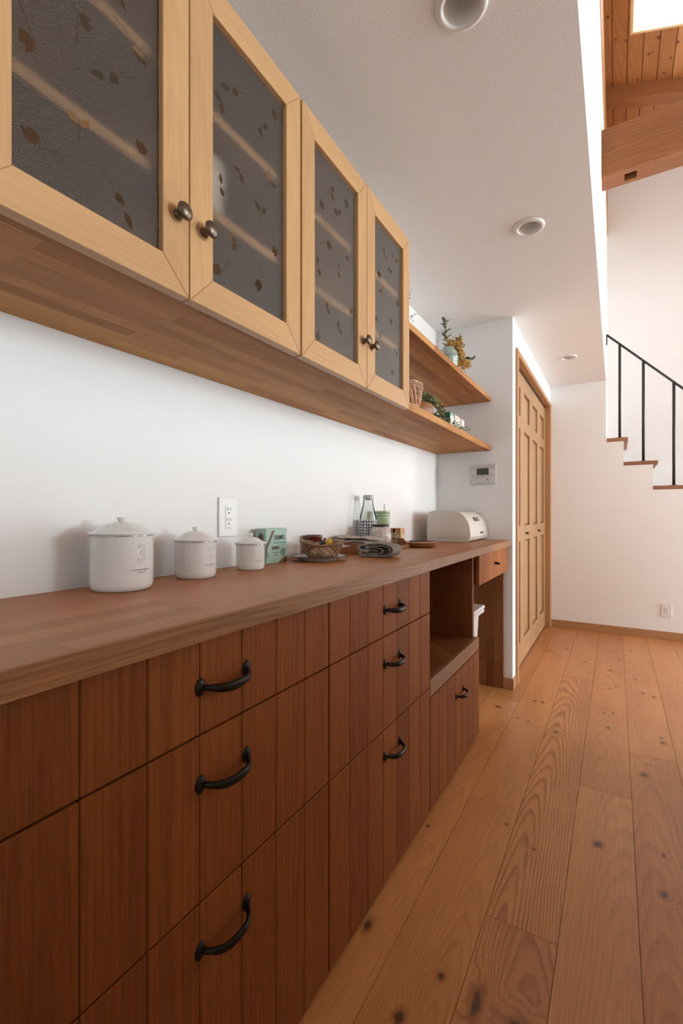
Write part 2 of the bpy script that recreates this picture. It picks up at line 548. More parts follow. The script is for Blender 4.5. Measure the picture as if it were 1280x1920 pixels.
# floor: boards lie along the room, 162 mm wide
flo = struct(box('floor', XW - .12, XR + .1, YK - .1, YB, -.08, -.021, M['darkvoid']))
PW = .1625
jo = {-1: 2.533, 0: 1.61, 1: 1.155, 2: 1.877, 3: 2.245, 4: 3.34}
TN = {(0, 0): (.55, .35, .31), (1, 1): (.62, .95, .62), (1, 0): (.28, .7, .83), (2, 0): (.7, .3, .12), (2, 1): (.55, .35, .45), (3, 0): (.40, .38, .9)}
PL = 1.931
for i in range(-3, 12):
    x0 = -.44 + i * PW
    if x0 > 1.5:
        break
    j0 = jo.get(i, random.uniform(0, PL))
    y = j0 - PL * math.ceil((j0 - YK) / PL)
    kk = 0
    while y < YB:
        ya, yb = max(y, YK), min(y + PL, YB)
        if yb - ya > .05:
            kn = [q for q in FLOOR_KNOTS if x0 < q[0] < x0 + PW and ya < q[1] < yb]
            key = (i, round((y - j0) / PL) + 1)
            tn = TN.get(key)
            t = (*tn, 1) if tn else (random.uniform(.3, .75), random.uniform(.15, .42), random.random(), 1)
            box('plank', x0 + .0006, x0 + PW - .0006, ya + .0006, yb - .0006, -.021, 0, floor_wood(kn) if kn else M['floor'], flo, tone=t)
        y += PL
box('plank_field', -.44 + 12 * PW, XR, YK, YB, -.021, 0, M['floor'], flo, tone=(.5, .4, .3, 1))

# skirting
struct(box('baseboard_far', XC - .02, 1.45, YF - .012, YF, 0, .062, M['trim_x'], bev=.002))
bb = struct(box('baseboard_niche', XC - .05, XC + .008, YR - .012, 2.775, 0, .062, M['trim_h'], bev=.002))

# folding closet door with its casing
cas = tag(thing('trim_1', 'honey pine casing around the folding closet door', None, (XC, 3.6, 0)), kind='structure')
box('side_casing', XC - .1, XC + .012, 2.785, 2.836, 0, 1.963, M['trim_v'], cas, bev=.002)
box('side_casing', XC - .1, XC + .012, 4.338, YF - .001, 0, 1.963, M['trim_v'], cas, bev=.002)
box('head_casing', XC - .1, XC + .0115, 2.83, 4.345, 1.93, 1.9625, M['trim_h'], cas, bev=.002)
box('door_stop', XC - .035, XC - .018, 2.83, 2.84, 0, 1.93, M['trim_v'], cas)
box('track', XC - .075, XC - .030, 2.83, 4.345, 1.915, 1.932, M['darkvoid'], cas)
door = tag(thing('door_1', 'pine folding closet door of four panelled leaves', None, (XC, 3.6, 0)), kind='structure')
LW = (4.345 - 2.83 - .004) / 4
for i in range(4):
    y0 = 2.832 + i * LW
    y1 = y0 + LW - .004
    xf, xb = XC - .032, XC - .066
    leaf = box('leaf', xb - .004, xb + .014, y0 + .05, y1 - .05, .05, 1.88, M['pine_v'], door, tone=(.5, .5, .2 + .17 * i, 1))
    for (a, b) in ((y0, y0 + .062), (y1 - .062, y1)):
        box('stile', xb, xf, a, b, .012, 1.918, M['pine_v'], leaf, bev=.003)
    for (a, b) in ((.012, .155), (.815, .915), (1.552, 1.632), (1.815, 1.918)):
        box('rail', xb, xf, y0 + .062, y1 - .062, a, b, M['pine_h'], leaf, bev=.003)
    for (a, b) in ((.155, .815), (.915, 1.552), (1.632, 1.815)):
        pm = prism_me('raised_panel', [(y0 + .066, a + .004), (y1 - .066, a + .004), (y1 - .066, b - .004), (y0 + .066, b - .004)], 'X', xb + .004, xf - .014, bev=.010, seg=1)
        link('raised_panel', pm, M['pine_v'], leaf, tone=(.55, .5, .4 + .1 * i, 1))
    if i in (1, 2):
        yk = 3.34 if i == 1 else 3.90
        km = lathe_me('knob', [(0, .022), (.008, .021), (.011, .016), (.009, .010), (.0055, .006), (.0055, 0), (0, 0)], 20)
        link('knob', km, M['knob'], leaf, (xf, yk, .862), rot=(0, pi / 2, 0))

# stairs climbing to the left behind the stepped wall
st = thing('staircase', 'straight stair with brown treads climbing behind the stepped white wall', 'staircase', (.5, YF, 0))
tr_ = [(-.065, .086, 1.6245)] + [(x, x + .232, z + .0305) for (x, z) in [(.056, 1.391), (.256, 1.188), (.456, .983), (.656, .778), (.856, .573), (1.056, .368), (1.256, .163)]]
for i, (xa, xb_, zt) in enumerate(tr_):
    box('tread', xa, xb_, YF - .004, YB - .002, zt - .030, zt, M['tread'], st, bev=.002)
for i, (x, z) in enumerate(steps[:-1]):
    box('riser', x - .014, x, YF + .081, YB, steps[i + 1][1] + .03, z, M['wall'], st)
rl = thing('stair_railing', 'thin black steel stair railing with upright bars on the treads', 'railing', (.2, YF + .02, 1.6))
sl = (1.981 - 2.502) / (.448 + .065)
def rz(x):
    return 2.502 + sl * (x + .065)
yr_ = YF + .03
tube('handrail', [(-.065, yr_, rz(-.065)), (1.4, yr_, rz(1.4))], .0085, M['rail'], rl, 10)
tube('end_return', [(-.065, yr_, rz(-.065) + .004), (-.065, yr_, 2.417)], .0045, M['rail'], rl, 8)
for x, zb in ((.028, 1.624), (.192, 1.420), (.393, 1.217), (.60, 1.012), (.80, .807), (1.0, .602), (1.2, .397)):
    tube('baluster', [(x, yr_, zb), (x, yr_, rz(x))], .0105, M['rail'], rl, 10)
    box('foot_plate', x - .028, x + .028, yr_ - .015, yr_ + .015, zb - .001, zb + .005, M['rail'], rl, bev=.001)

# timber roof over the void
skx0, skx1, sky0, sky1 = .096, .74, 2.72, 3.672
rf = struct(link('roof', None, loc=(0, 0, 4.2)))
rf['label'] = 'sloping cedar board ceiling above the high space'
ang = math.atan(SLOPE)
BW = .0933
def roof_board(name, xa, xb_, ya, yb, t=.016, mat='roof', lift=0.0, gap=.0020):
    # quad prism on the slope
    xa, xb_ = xa + gap, xb_ - gap
    za, zb = roof_z(xa) + lift, roof_z(xb_) + lift
    me = prism_me(name, [(xa, za), (xb_, zb), (xb_, zb + t), (xa, za + t)], 'Y', ya, yb)
    cx, cy, cz = (xa + xb_) / 2, (ya + yb) / 2, (za + zb) / 2
    me.transform(Matrix.Translation((-cx, -cy, -cz)))
    kn = [q for q in ROOF_KNOTS if xa < q[0] < xb_ and ya < q[1] < yb] if name == 'ceiling_board' else None
    return link(name, me, roof_wood(kn) if kn else M[mat], rf, (cx, cy, cz))
i = 0
xa = -.0215 - BW * 2
while xa < 1.15:
    xb_ = xa + BW
    if xb_ > skx0 + .02 and xa < skx1 - .02:
        roof_board('ceiling_board', xa, xb_, YK, sky0) if xa > -5 else None
        roof_board('ceiling_board', xa, xb_, sky1, YB)
        if xa < skx0:
            roof_board('ceiling_board', xa, skx0, sky0, sky1)
        if xb_ > skx1:
            roof_board('ceiling_board', skx1, xb_, sky0, sky1)
    else:
        roof_board('ceiling_board', xa, xb_, YK, YB)
    xa = xb_
roof_board('ceiling_board_field', xa, XE, YK, YB)
struct(box('ceiling_living', XE - .02, XR + .12, YK - .1, YB + .1, roof_z(XE) - .004, roof_z(XE) + .14, M['wall']))
# roof deck above the boards, open at the skylight
for (a, b, c, d) in ((-.3, skx0 - .013, YK - .2, YB + .2), (skx1 + .013, XE + .1, YK - .2, YB + .2), (skx0 - .013, skx1 + .013, YK - .2, sky0 - .013), (skx0 - .013, skx1 + .013, sky1 + .013, YB + .2)):
    roof_board('roof_deck', a, b, c, d, .05, 'darkvoid', .018, 0)
raf = struct(link('beam_rafter', prism_me('beam_rafter', [(XL, roof_z(XL)), (XE, roof_z(XE)), (XE, roof_z(XE) - .105), (XL, roof_z(XL) - .105)], 'Y', 4.10, 4.205, bev=.002, seg=1), M['beam'], tone=(.7, .35, .3, 1)))
# skylight shaft and glass
skl = tag(thing('window_1', 'bright skylight in the sloping timber ceiling', None, (.42, 3.2, 4.3)), kind='structure')
H_ = .26
def reveal(xa, xb, ya, yb):
    za, zb = roof_z(xa), roof_z(xb)
    me = prism_me('reveal_board', [(xa, za - .001), (xb, zb - .001), (xb, zb + H_), (xa, za + H_)], 'Y', ya, yb)
    c = ((xa + xb) / 2, (ya + yb) / 2, (za + zb) / 2)
    me.transform(Matrix.Translation((-c[0], -c[1], -c[2])))
    link('reveal_board', me, M['reveal'], skl, c)
reveal(skx0 - .012, skx0 + .004, sky0 - .012, sky1 + .012)
reveal(skx1 - .004, skx1 + .012, sky0 - .012, sky1 + .012)
reveal(skx0 + .0041, skx1 - .0041, sky1 - .004, sky1 + .012)
reveal(skx0 + .0041, skx1 - .0041, sky0 - .012, sky0 + .004)
kk = NT('skylight_glass')
g_ = kk.n('ShaderNodeBsdfTransparent')
g_.inputs[0].default_value = (.93, .95, .95, 1)
kk.t.links.new(g_.outputs[0], kk.out.inputs[0])
M['skyglass'] = kk.m
gm = prism_me('pane', [(skx0, roof_z(skx0) + H_), (skx1, roof_z(skx1) + H_), (skx1, roof_z(skx1) + H_ + .008), (skx0, roof_z(skx0) + H_ + .008)], 'Y', sky0, sky1)
link('pane', gm, M['skyglass'], skl)

# girder along the top of the loft face and the crossing beam with its mortise
struct(box('beam_girder', XL - .09, XL + .004, YK, YB, 3.665, roof_z(XL) + .01, M['trim_h'], bev=.002))
bm = bmesh.new()
x0, x1, y0, y1, z0, z1 = XL, XE - .03, 3.03, 3.165, 2.947, 3.219
hx0, hx1, hy0, hy1, hz = .043, .104, 3.072, 3.135, 3.03
bm_box(bm, x0, x1, y0, y1, z0, z1)
bm.faces.ensure_lookup_table()
bot = [f for f in bm.faces if all(abs(v.co.z - z0) < 1e-6 for v in f.verts)][0]
bm.faces.remove(bot)
o4 = [bm.verts.new(p) for p in ((x0, y0, z0), (x1, y0, z0), (x1, y1, z0), (x0, y1, z0))]
h4 = [bm.verts.new(p) for p in ((hx0, hy0, z0), (hx1, hy0, z0), (hx1, hy1, z0), (hx0, hy1, z0))]
t4 = [bm.verts.new((v.co.x, v.co.y, hz)) for v in h4]
for i in range(4):
    j = (i + 1) % 4
    bm.faces.new((o4[i], o4[j], h4[j], h4[i]))
    bm.faces.new((h4[i], h4[j], t4[j], t4[i]))
bm.faces.new(t4)
bmesh.ops.remove_doubles(bm, verts=bm.verts[:], dist=1e-5)
bmesh.ops.recalc_face_normals(bm, faces=bm.faces[:])
struct(link('beam_tie', me_from(bm, 'beam_tie'), M['beam'], tone=(.5, .5, .37, 1)))

# ------------------------------------------------------------------ base cupboards
XFR = -0.526
handle_me = None
def make_handle_me(L=.094, out=.027):
    bm = bmesh.new()
    pts, rad, fl = [], [], []
    n = 22
    for i in range(n + 1):
        t = -1 + 2 * i / n
        y = t * L / 2
        e = abs(t)
        x = out * (1 - e ** 3.2) + .002
        z = -.004 * (1 - e * e)
        pts.append((x, y, z))
        w = .0042 + .0022 * (1 - e) ** .6
        rad.append(w)
        fl.append((1.25, .75) if e < .75 else (1.0, .9))
    bm_tube(bm, pts, rad, 10, True, fl)
    for s in (-1, 1):
        # leaf shaped rosette with a small boss
        prof = [(0, .0055), (.005, .005), (.0085, .0032), (.0115, .0012), (.012, 0), (0, 0)]
        rings = []
        for (r, h) in prof:
            rings.append([bm.verts.new((h, s * L / 2 + s * .002 + r * cos(2 * pi * k / 18) * .85, r * sin(2 * pi * k / 18) * 1.15)) for k in range(18)] if r else [bm.verts.new((h, s * (L / 2 + .002), 0))])
        for A, B in zip(rings, rings[1:]):
            for k in range(18):
                j = (k + 1) % 18
                if len(A) == 1:
                    bm.faces.new((A[0], B[j], B[k]))
                elif len(B) == 1:
                    bm.faces.new((A[k], A[j], B[0]))
                else:
                    bm.faces.new((A[k], A[j], B[j], B[k]))
    bmesh.ops.recalc_face_normals(bm, faces=bm.faces[:])
    return me_from(bm, 'handle', True)
handle_me = make_handle_me()

def front_boards(parent, y0, y1, z0, z1, tones, xf=XFR, n=7, th=.018):
    w = (y1 - y0) / n
    for i in range(n):
        # board faces with eased long edges so that the joints read
        box('board', xf - th, xf, y0 + i * w + .0004, y0 + (i + 1) * w - .0004, z0, z1, M['front'], parent, bev=.0014, tone=tones[i])

def tones_for(seed, n=7, vals=None):
    r = random.Random(seed)
    return [((vals[i] if vals else r.uniform(.25, .8)), r.uniform(.35, .75), r.random(), 1) for i in range(n)]

COLS = [(.201, .819), (.819, 1.437), (1.437, 2.067)]
tv = [tones_for(3, vals=[.22, .30, .52, .50, .42, .60, .55]), tones_for(5, vals=[.62, .45, .55, .70, .32, .66, .60]), tones_for(9, vals=[.5, .62, .45, .6, .5, .4, .55])]
labs = ['dark-stained wooden cupboard of three wide drawers at the near end of the worktop',
        'dark-stained wooden cupboard of three drawers between the nearest drawers and the open niche']
for c in (0, 1):
    y0, y1 = COLS[c]
    t = thing('base_cabinet', labs[c], 'cabinet', ((XFR + XW) / 2, (y0 + y1) / 2, 0), 'drawer cupboards under the worktop')
    bm = bmesh.new()
    xb_, xc_ = XW + .006, XFR - .0185
    bm_box(bm, xb_, xc_, y0 + .001, y0 + .019, .0, .812)
    bm_box(bm, xb_, xc_, y1 - .019, y1 - .001, .0, .812)
    bm_box(bm, xb_, xc_, y0 + .019, y1 - .019, .03, .048)
    bm_box(bm, xb_, xb_ + .01, y0 + .019, y1 - .019, .048, .812)
    me = me_from(bm, 'carcass')
    link('carcass', me, M['panel'], t)
    box('kickboard', XFR - .026, XFR - .019, y0 + .02, y1 - .02, 0, .03, M['panel'], t)
    for (z0, z1, hz_) in ((.672, .810, .742), (.4235, .6685, .598), (.012, .420, .352)):
        ya, yb = y0 + (.0016 if c else .001), y1 - .0022
        d = box('drawer', XFR - .33, XFR - .0181, ya + .03, yb - .03, z0 + .01, z1 - .012, M['inside'], t)
        front_boards(d, ya, yb, z0, z1, tv[c])
        link('handle', handle_me, M['iron'], d, (XFR, (.515 if c == 0 else 1.141), hz_))
# cupboard with the open niche and a deep drawer
y0, y1 = COLS[2]
t = thing('base_cabinet', 'dark-stained low cupboard with an open niche above one deep drawer', 'cabinet', ((XFR + XW) / 2, (y0 + y1) / 2, 0), 'drawer cupboards under the worktop')
box('back_panel', XW + .004, XW + .016, y0 + .001, y1 - .001, .0, .812, M['panel'], t)
box('side_panel', XW + .017, XFR - .019, y0 + .001, y0 + .019, 0, .384, M['panel'], t)
box('side_panel', XW + .017, XFR - .019, y1 - .030, y1 - .006, 0, .384, M['panel'], t)
box('divider', XW + .017, XFR - .021, y1 - .035, y1 - .012, .4435, .812, M['panel'], t, bev=.001, tone=(.55, .5, .66, 1))
box('niche_shelf', XW + .017, XFR - .020, y0 + .002, y1 - .002, .4185, .4425, M['panel'], t, tone=(.75, .5, .5, 1))
box('niche_shelf_edge', XFR - .0195, XFR - .0005, y0 + .003, y1 - .001, .3865, .4430, wood('shelf_edge_strip', (.30, .14, .062), (.16, .062, .024), 'Y', 120, .4, .05, .45, .2), t, bev=.002)
d = box('drawer', XFR - .33, XFR - .0181, y0 + .03, y1 - .05, .03, .36, M['inside'], t)
front_boards(d, y0 + .003, y1 - .001, .012, .382, tv[2])
link('handle', handle_me, M['iron'], d, (XFR, 1.772, .293))

# knee space: hanging drawer, side panel against the wall
t = thing('desk_drawer', 'small wooden drawer hanging under the far end of the worktop', 'drawer', (-.73, 2.38, .67))
d = box('drawer_box', -.90, XFR - .020, 2.075, 2.672, .676, .811, M['panel'], t)
front_boards(t, 2.068, 2.684, .672, .811, tones_for(21, vals=[.85, .75, .9, .7, .95, .8, .9]))
bm = bmesh.new()
bm_tube(bm, [(0, -.005, 0), (.018, -.005, 0)], .004, 8)
bm_tube(bm, [(0, .0, .006), (.018, -.003, .002)], .003, 8)
bm_tube(bm, [(.018, -.020, -.003), (.020, -.008, 0), (.020, .008, .001), (.018, .020, 0)], [.004, .0052, .0052, .004], 8)
bmesh.ops.recalc_face_normals(bm, faces=bm.faces[:])
link('pull', me_from(bm, 'pull', True), M['iron'], t, (XFR, 2.384, .744))
tag(box('end_panel', XW + .004, -.549, 2.6855, 2.6985, 0, .8125, M['panel'], bev=.001, tone=(.55, .5, .3, 1)), 'tall laminated wooden side panel standing against the niche end wall', 'panel')

# worktop
wt = tag(box('worktop', XW + .0005, -.511, .185, 2.6995, .8135, .8465, M['top'], bev=.0022, seg=2, tone=(.5, .5, .3, 1)), 'long brown laminated wooden worktop along the left wall', 'worktop')

box('front_edging', -.5108, -.5092, .186, 2.6985, .8145, .8455, wood('worktop_edging', (.34, .155, .058), (.19, .078, .026), 'Y', 90, .5, .05, .5, .25, wob=.012), wt, tone=(.5, .6, .4, 1))

# ------------------------------------------------------------------ wall cupboards and shelves
XD = -.60
ZS = 1.362
lower = tag(box('wall_shelf', XW + .0005, -.6205, .185, 2.6995, ZS, 1.392, M['shelf'], bev=.0012, tone=(.5, .5, .5, 1)), 'long lower wooden shelf board carrying the glass-door cupboards', 'shelf')
upper = tag(box('wall_shelf', XW + .0005, -.6195, 1.4385, 2.6995, 1.647, 1.673, M['shelf'], bev=.0012, tone=(.5, .5, .7, 1)), 'shorter upper wooden shelf under the ceiling beyond the cupboards', 'shelf')

# glass with a sprig pattern: smooth sprigs in a grained pane
kg = NT('grained_glass')
P = kg.obj()
rf_ = kg.n('ShaderNodeBsdfRefraction')
rf_.inputs['Color'].default_value = (.93, .88, .82, 1)
rf_.inputs['Roughness'].default_value = 0.42
rf_.inputs['IOR'].default_value = 1.35
df_ = kg.n('ShaderNodeBsdfDiffuse')
df_.inputs['Color'].default_value = (.40, .37, .35, 1)
gl_ = kg.n('ShaderNodeBsdfGlossy')
gl_.inputs['Color'].default_value = (.95, .89, .82, 1)
gl_.inputs['Roughness'].default_value = 0.42
bp = kg.n('ShaderNodeBump')
bp.inputs['Strength'].default_value = .55
bp.inputs['Distance'].default_value = .003
kg.set(bp.inputs['Height'], kg.noise(P, 420, 2, .6))
for nd in (rf_, gl_):
    kg.t.links.new(bp.outputs[0], nd.inputs['Normal'])
fr = kg.n('ShaderNodeFresnel')
fr.inputs[0].default_value = 1.5
mx = kg.n('ShaderNodeMixShader')
kg.set(mx.inputs[0], kg.mt('MULTIPLY', fr.outputs[0], 0.9))
m0 = kg.n('ShaderNodeMixShader')
m0.inputs[0].default_value = 0.07
kg.t.links.new(rf_.outputs[0], m0.inputs[1])
kg.t.links.new(df_.outputs[0], m0.inputs[2])
kg.t.links.new(bp.outputs[0], df_.inputs['Normal'])
kg.t.links.new(m0.outputs[0], mx.inputs[1])
kg.t.links.new(gl_.outputs[0], mx.inputs[2])
kg.t.links.new(mx.outputs[0], kg.out.inputs[0])
M['grain_glass'] = kg.m
ks = NT('smooth_sprig_glass')
ks.t.nodes.remove(ks.p)
t1 = ks.n('ShaderNodeBsdfTransparent')
t1.inputs[0].default_value = (.82, .74, .66, 1)
g1 = ks.n('ShaderNodeBsdfGlossy')
g1.inputs['Roughness'].default_value = .06
f1 = ks.n('ShaderNodeFresnel')
f1.inputs[0].default_value = 1.5
m1 = ks.n('ShaderNodeMixShader')
ks.t.links.new(f1.outputs[0], m1.inputs[0])
ks.t.links.new(t1.outputs[0], m1.inputs[1])
ks.t.links.new(g1.outputs[0], m1.inputs[2])
d1 = ks.n('ShaderNodeBsdfDiffuse')
d1.inputs[0].default_value = (.40, .27, .17, 1)
m2 = ks.n('ShaderNodeMixShader')
m2.inputs[0].default_value = .10
ks.t.links.new(m1.outputs[0], m2.inputs[1])
ks.t.links.new(d1.outputs[0], m2.inputs[2])
ks.t.links.new(m2.outputs[0], ks.out.inputs[0])
M['sprig'] = ks.m
kb = NT('pane_inner_face')
kb.t.nodes.remove(kb.p)
t2 = kb.n('ShaderNodeBsdfTransparent')
t2.inputs[0].default_value = (.95, .95, .95, 1)
kb.t.links.new(t2.outputs[0], kb.out.inputs[0])
M['pane_back'] = kb.m

def leaf_outline(cx, cz, L, wd, a, n=7):
    pts = []
    for i in range(n + 1):
        t = i / n
        pts.append((t * L, wd * sin(pi * t ** .8) * .5))
    for i in range(n - 1, 0, -1):
        t = i / n
        pts.append((t * L, -wd * sin(pi * t ** .8) * .5))
    pts = pts[:n] + pts[n:]
    return [(cx + x * cos(a) - y * sin(a), cz + x * sin(a) + y * cos(a)) for x, y in pts]

def stem_outline(x0, z0, x1, z1, w):
    dx, dz = x1 - x0, z1 - z0
    l = math.hypot(dx, dz)
    nx, nz = -dz / l * w, dx / l * w
    return [(x0 + nx, z0 + nz), (x0 - nx, z0 - nz), (x1 - nx * .5, z1 - nz * .5), (x1 + nx * .5, z1 + nz * .5)]

def pane_me(w, h, seed):
    """sheet in local (y,z), 4 mm thick in x; sprigs are their own smooth facets"""
    r = random.Random(seed)
    polys = []
    rows = 6
    for k in range(rows):
        for c in range(2):
            u = (c + .5 + (.28 if k % 2 else -.18) + r.uniform(-.12, .12)) / 2.1
            v = (k + .5 + r.uniform(-.2, .2) + .35 * c) / (rows + .35)
            y, z = (u - .5) * w, (v - .5) * h
            a = r.uniform(0, 2 * pi)
            s = r.uniform(1.05, 1.35)
            kind = r.randrange(3)
            L = .019 * s
            group = []
            if kind == 0:
                sx, sz = y + .022 * s * cos(a), z + .022 * s * sin(a)
                group.append(stem_outline(sx, sz, y + .0025 * cos(a), z + .0025 * sin(a), .0006))
                group.append(leaf_outline(y, z, L, .0085 * s, a + 2.5))
                group.append(leaf_outline(y + .002 * cos(a - 1.3), z + .002 * sin(a - 1.3), L * .9, .011 * s, a - 2.0))
            elif kind == 1:
                sx, sz = y + .028 * s * cos(a), z + .028 * s * sin(a)
                group.append(stem_outline(sx, sz, y + .003 * cos(a), z + .003 * sin(a), .0005))
                group.append(leaf_outline(y, z, L * .75, .010 * s, a + pi + .35))
                group.append(leaf_outline(y - .019 * s * cos(a + .1), z - .019 * s * sin(a + .1), L * .95, .008 * s, a + pi - .15))
            else:
                sx, sz = y + .03 * s * cos(a), z + .03 * s * sin(a)
                group.append(stem_outline(sx, sz, y + .003 * cos(a), z + .003 * sin(a), .0007))
                group.append(leaf_outline(y, z, L, .009 * s, a + pi - .8))
                group.append(leaf_outline(y + .004 * cos(a + .6), z + .004 * sin(a + .6), L * .9, .0125 * s, a + pi + .9 if False else a + 2.1))
            for g in group:
                if sum(g[i - 1][0] * g[i][1] - g[i][0] * g[i - 1][1] for i in range(len(g))) < 0:
                    g = g[::-1]
                if all(abs(p[0]) < w / 2 - .002 and abs(p[1]) < h / 2 - .002 for p in g):
                    polys.append(g)
    vs = [Vector((-w / 2, -h / 2)), Vector((w / 2, -h / 2)), Vector((w / 2, h / 2)), Vector((-w / 2, h / 2))]
    faces = [[0, 1, 2, 3]]
    for g in polys:
        b = len(vs)
        vs += [Vector(p) for p in g]
        faces.append(list(range(b, b + len(g))))
    ov, oe, of, _, _, fo = geometry.delaunay_2d_cdt(vs, [], faces, 1, 1e-5)
    bm = bmesh.new()
    fv = [bm.verts.new((.002, p[0], p[1])) for p in ov]
    bv = [bm.verts.new((-.002, p[0], p[1])) for p in ov]
    for f, src in zip(of, fo):
        leafy = any(s > 0 for s in src)
        try:
            q = bm.faces.new([fv[i] for i in f])
            q.material_index = 1 if leafy else 0
            q2 = bm.faces.new([bv[i] for i in reversed(f)])
            q2.material_index = 2
        except ValueError:
            pass
    me = me_from(bm, 'glass_pane')
    for m in ('grain_glass', 'sprig', 'pane_back'):
        me.materials.append(M[m])
    return me

def mitre(name, kind, y0, y1, z0, z1, fw_s, fw_b, fw_t, th, parent, mat, tone):
    """one mitred frame member as its own mesh; the frame outer rect is y0..y1, z0..z1"""
    iy0, iy1, iz0, iz1 = y0 + fw_s, y1 - fw_s, z0 + fw_b, z1 - fw_t
    g = .0002
    pts = {'L': [(y0, z0), (iy0 - g, iz0 - g), (iy0 - g, iz1 + g), (y0, z1)],
           'R': [(y1, z0), (y1, z1), (iy1 + g, iz1 + g), (iy1 + g, iz0 - g)],
           'B': [(y0 + g, z0), (y1 - g, z0), (iy1 - g, iz0), (iy0 + g, iz0)],
           'T': [(y0 + g, z1), (iy0 + g, iz1), (iy1 - g, iz1), (y1 - g, z1)]}[kind]
    cy, cz = sum(p[0] for p in pts) / 4, sum(p[1] for p in pts) / 4
    me = prism_me(name, [(p[0] - cy, p[1] - cz) for p in pts], 'X', -th / 2, th / 2, bev=.0012, seg=1)
    return link(name, me, mat, parent, (XD - th / 2, cy, cz), tone=tone)

knob_me = lathe_me('knob', [(0, .0245), (.005, .0240), (.010, .0222), (.0135, .0190), (.0142, .0172), (.0128, .0158), (.008, .0138), (.0062, .0105), (.0068, .004), (.0085, .0015), (.0085, 0), (0, 0)], 32)
doors = [((.2025, .5085), 'R'), ((.5105, .8165), 'L'), ((.8225, 1.1305), 'R'), ((1.1325, 1.4375), 'L')]
ky = [.486, .541, 1.110, 1.160]
wl = ['honey-coloured wall cupboard with two frosted glass doors nearest the viewer',
      'honey-coloured wall cupboard with two frosted glass doors beside the open shelves']
for c in (0, 1):
    ya, yb = (.201, .8195) if c == 0 else (.8205, 1.4375)
    t = thing('wall_cabinet', wl[c], 'cabinet', (-.78, (ya + yb) / 2, 1.393), 'glass-door wall cupboards')
    xb_ = XD - .0215
    box('back_panel', XW + .002, XW + .010, ya, yb, 1.394, 1.93, M['inside'], t)
    box('side_panel', XW + .010, xb_, ya, ya + .018, 1.394, 1.93, M['honey_v'], t)
    box('side_panel', XW + .010, xb_, yb - .018, yb, 1.394, 1.93, M['honey_v'], t)
    box('top_panel', XW + .010, xb_, ya + .018, yb - .018, 1.912, 1.93, M['honey_h'], t)
    for z in (1.535, 1.712):
        box('inner_shelf', XW + .011, xb_ - .012, ya + .019, yb - .019, z, z + .018, M['honey_h'], t, bev=.001, tone=(.6, .5, .4, 1))
    for q in (2 * c, 2 * c + 1):
        (y0, y1), side = doors[q]
        z0, z1 = 1.352, 1.9265
        fs, fb, ft = .0505, .0535, .0550
        bm = bmesh.new()
        # rebate ring that holds the pane from behind
        iy0, iy1, iz0, iz1 = y0 + fs, y1 - fs, z0 + fb, z1 - ft
        for (a, b, cc, dd) in ((iy0 - .008, iy0, iz0 - .008, iz1 + .008), (iy1, iy1 + .008, iz0 - .008, iz1 + .008), (iy0, iy1, iz0 - .008, iz0), (iy0, iy1, iz1, iz1 + .008)):
            bm_box(bm, XD - .0218, XD - .0202, a, b, cc, dd)
        dr = link('door', me_from(bm, 'door'), M['honey_v'], t)
        tn = (.5 + .08 * random.uniform(-1, 1), .5, random.random(), 1)
        mitre('stile', 'L', y0, y1, z0, z1, fs, fb, ft, .020, dr, M['honey_v'], (tn[0], .5, random.random(), 1))
        mitre('stile', 'R', y0, y1, z0, z1, fs, fb, ft, .020, dr, M['honey_v'], (tn[0], .5, random.random(), 1))
        mitre('rail', 'B', y0, y1, z0, z1, fs, fb, ft, .020, dr, M['honey_h'], (tn[0], .5, random.random(), 1))
        mitre('rail', 'T', y0, y1, z0, z1, fs, fb, ft, .020, dr, M['honey_h'], (tn[0], .5, random.random(), 1))
        pm = pane_me(iy1 - iy0, iz1 - iz0, 40 + q)
        pn = link('glass_pane', pm, None, dr, (XD - .0125, (iy0 + iy1) / 2, (iz0 + iz1) / 2))
        pn['label'] = 'grained glass pane with a scattered leaf sprig pattern'
        kb_ = link('knob', knob_me, M['knob'], dr, (XD, ky[q], 1.478), rot=(0, pi / 2, 0))
        kb_['label'] = 'antique bronze mushroom knob'
# pale cup added inside the nearest cupboard as a bright blur in the glass
cup = tag(link('cup', lathe_me('cup', [(0, .001), (.030, .001), (.034, .006), (.040, .07), (.0425, .098), (.040, .098), (.037, .07), (.031, .009), (0, .006)], 40), M['enamel'], None, (-.68, .590, 1.5535)), 'added pale cup, a bright blur behind the glass of the second cupboard door', 'cup')

# ------------------------------------------------------------------ ceiling downlights
for i, (x, y, lb) in enumerate(((-.288, .985, 'recessed white ceiling downlight nearest the viewer at the top edge'),
                                (-.288, 1.885, 'recessed white ceiling downlight in the middle of the three'),
                                (-.288, 3.607, 'recessed white ceiling downlight nearest the folding closet door'))):
    t = thing('downlight', lb, 'ceiling light', (x, y, ZC), 'ceiling downlights')
    ring = lathe_me('trim_ring', [(.0405, -.001), (.041, -.0065), (.047, -.0085), (.054, -.006), (.0565, -.001), (.0565, .0), (.0405, .0)], 56)
    link('trim_ring', ring, M['lampwhite'], t, (x, y, ZC))
    cone = lathe_me('reflector', [(.0412, -.004), (.040, .004), (.034, .030), (.029, .046), (.027, .050)], 56)
    link('reflector', cone, M['lampwhite'], t, (x, y, ZC))
    rr = lathe_me('dark_ring', [(.0275, .0485), (.0255, .0475), (.0245, .0485), (.0245, .0505), (.0275, .0505)], 48)
    link('dark_ring', rr, M['lampring'], t, (x, y, ZC))
    dc = lathe_me('diffuser', [(0, .0480), (.0235, .0490), (.0240, .0520), (0, .0520)], 40)
    link('diffuser', dc, M['lampdisc'], t, (x, y, ZC))
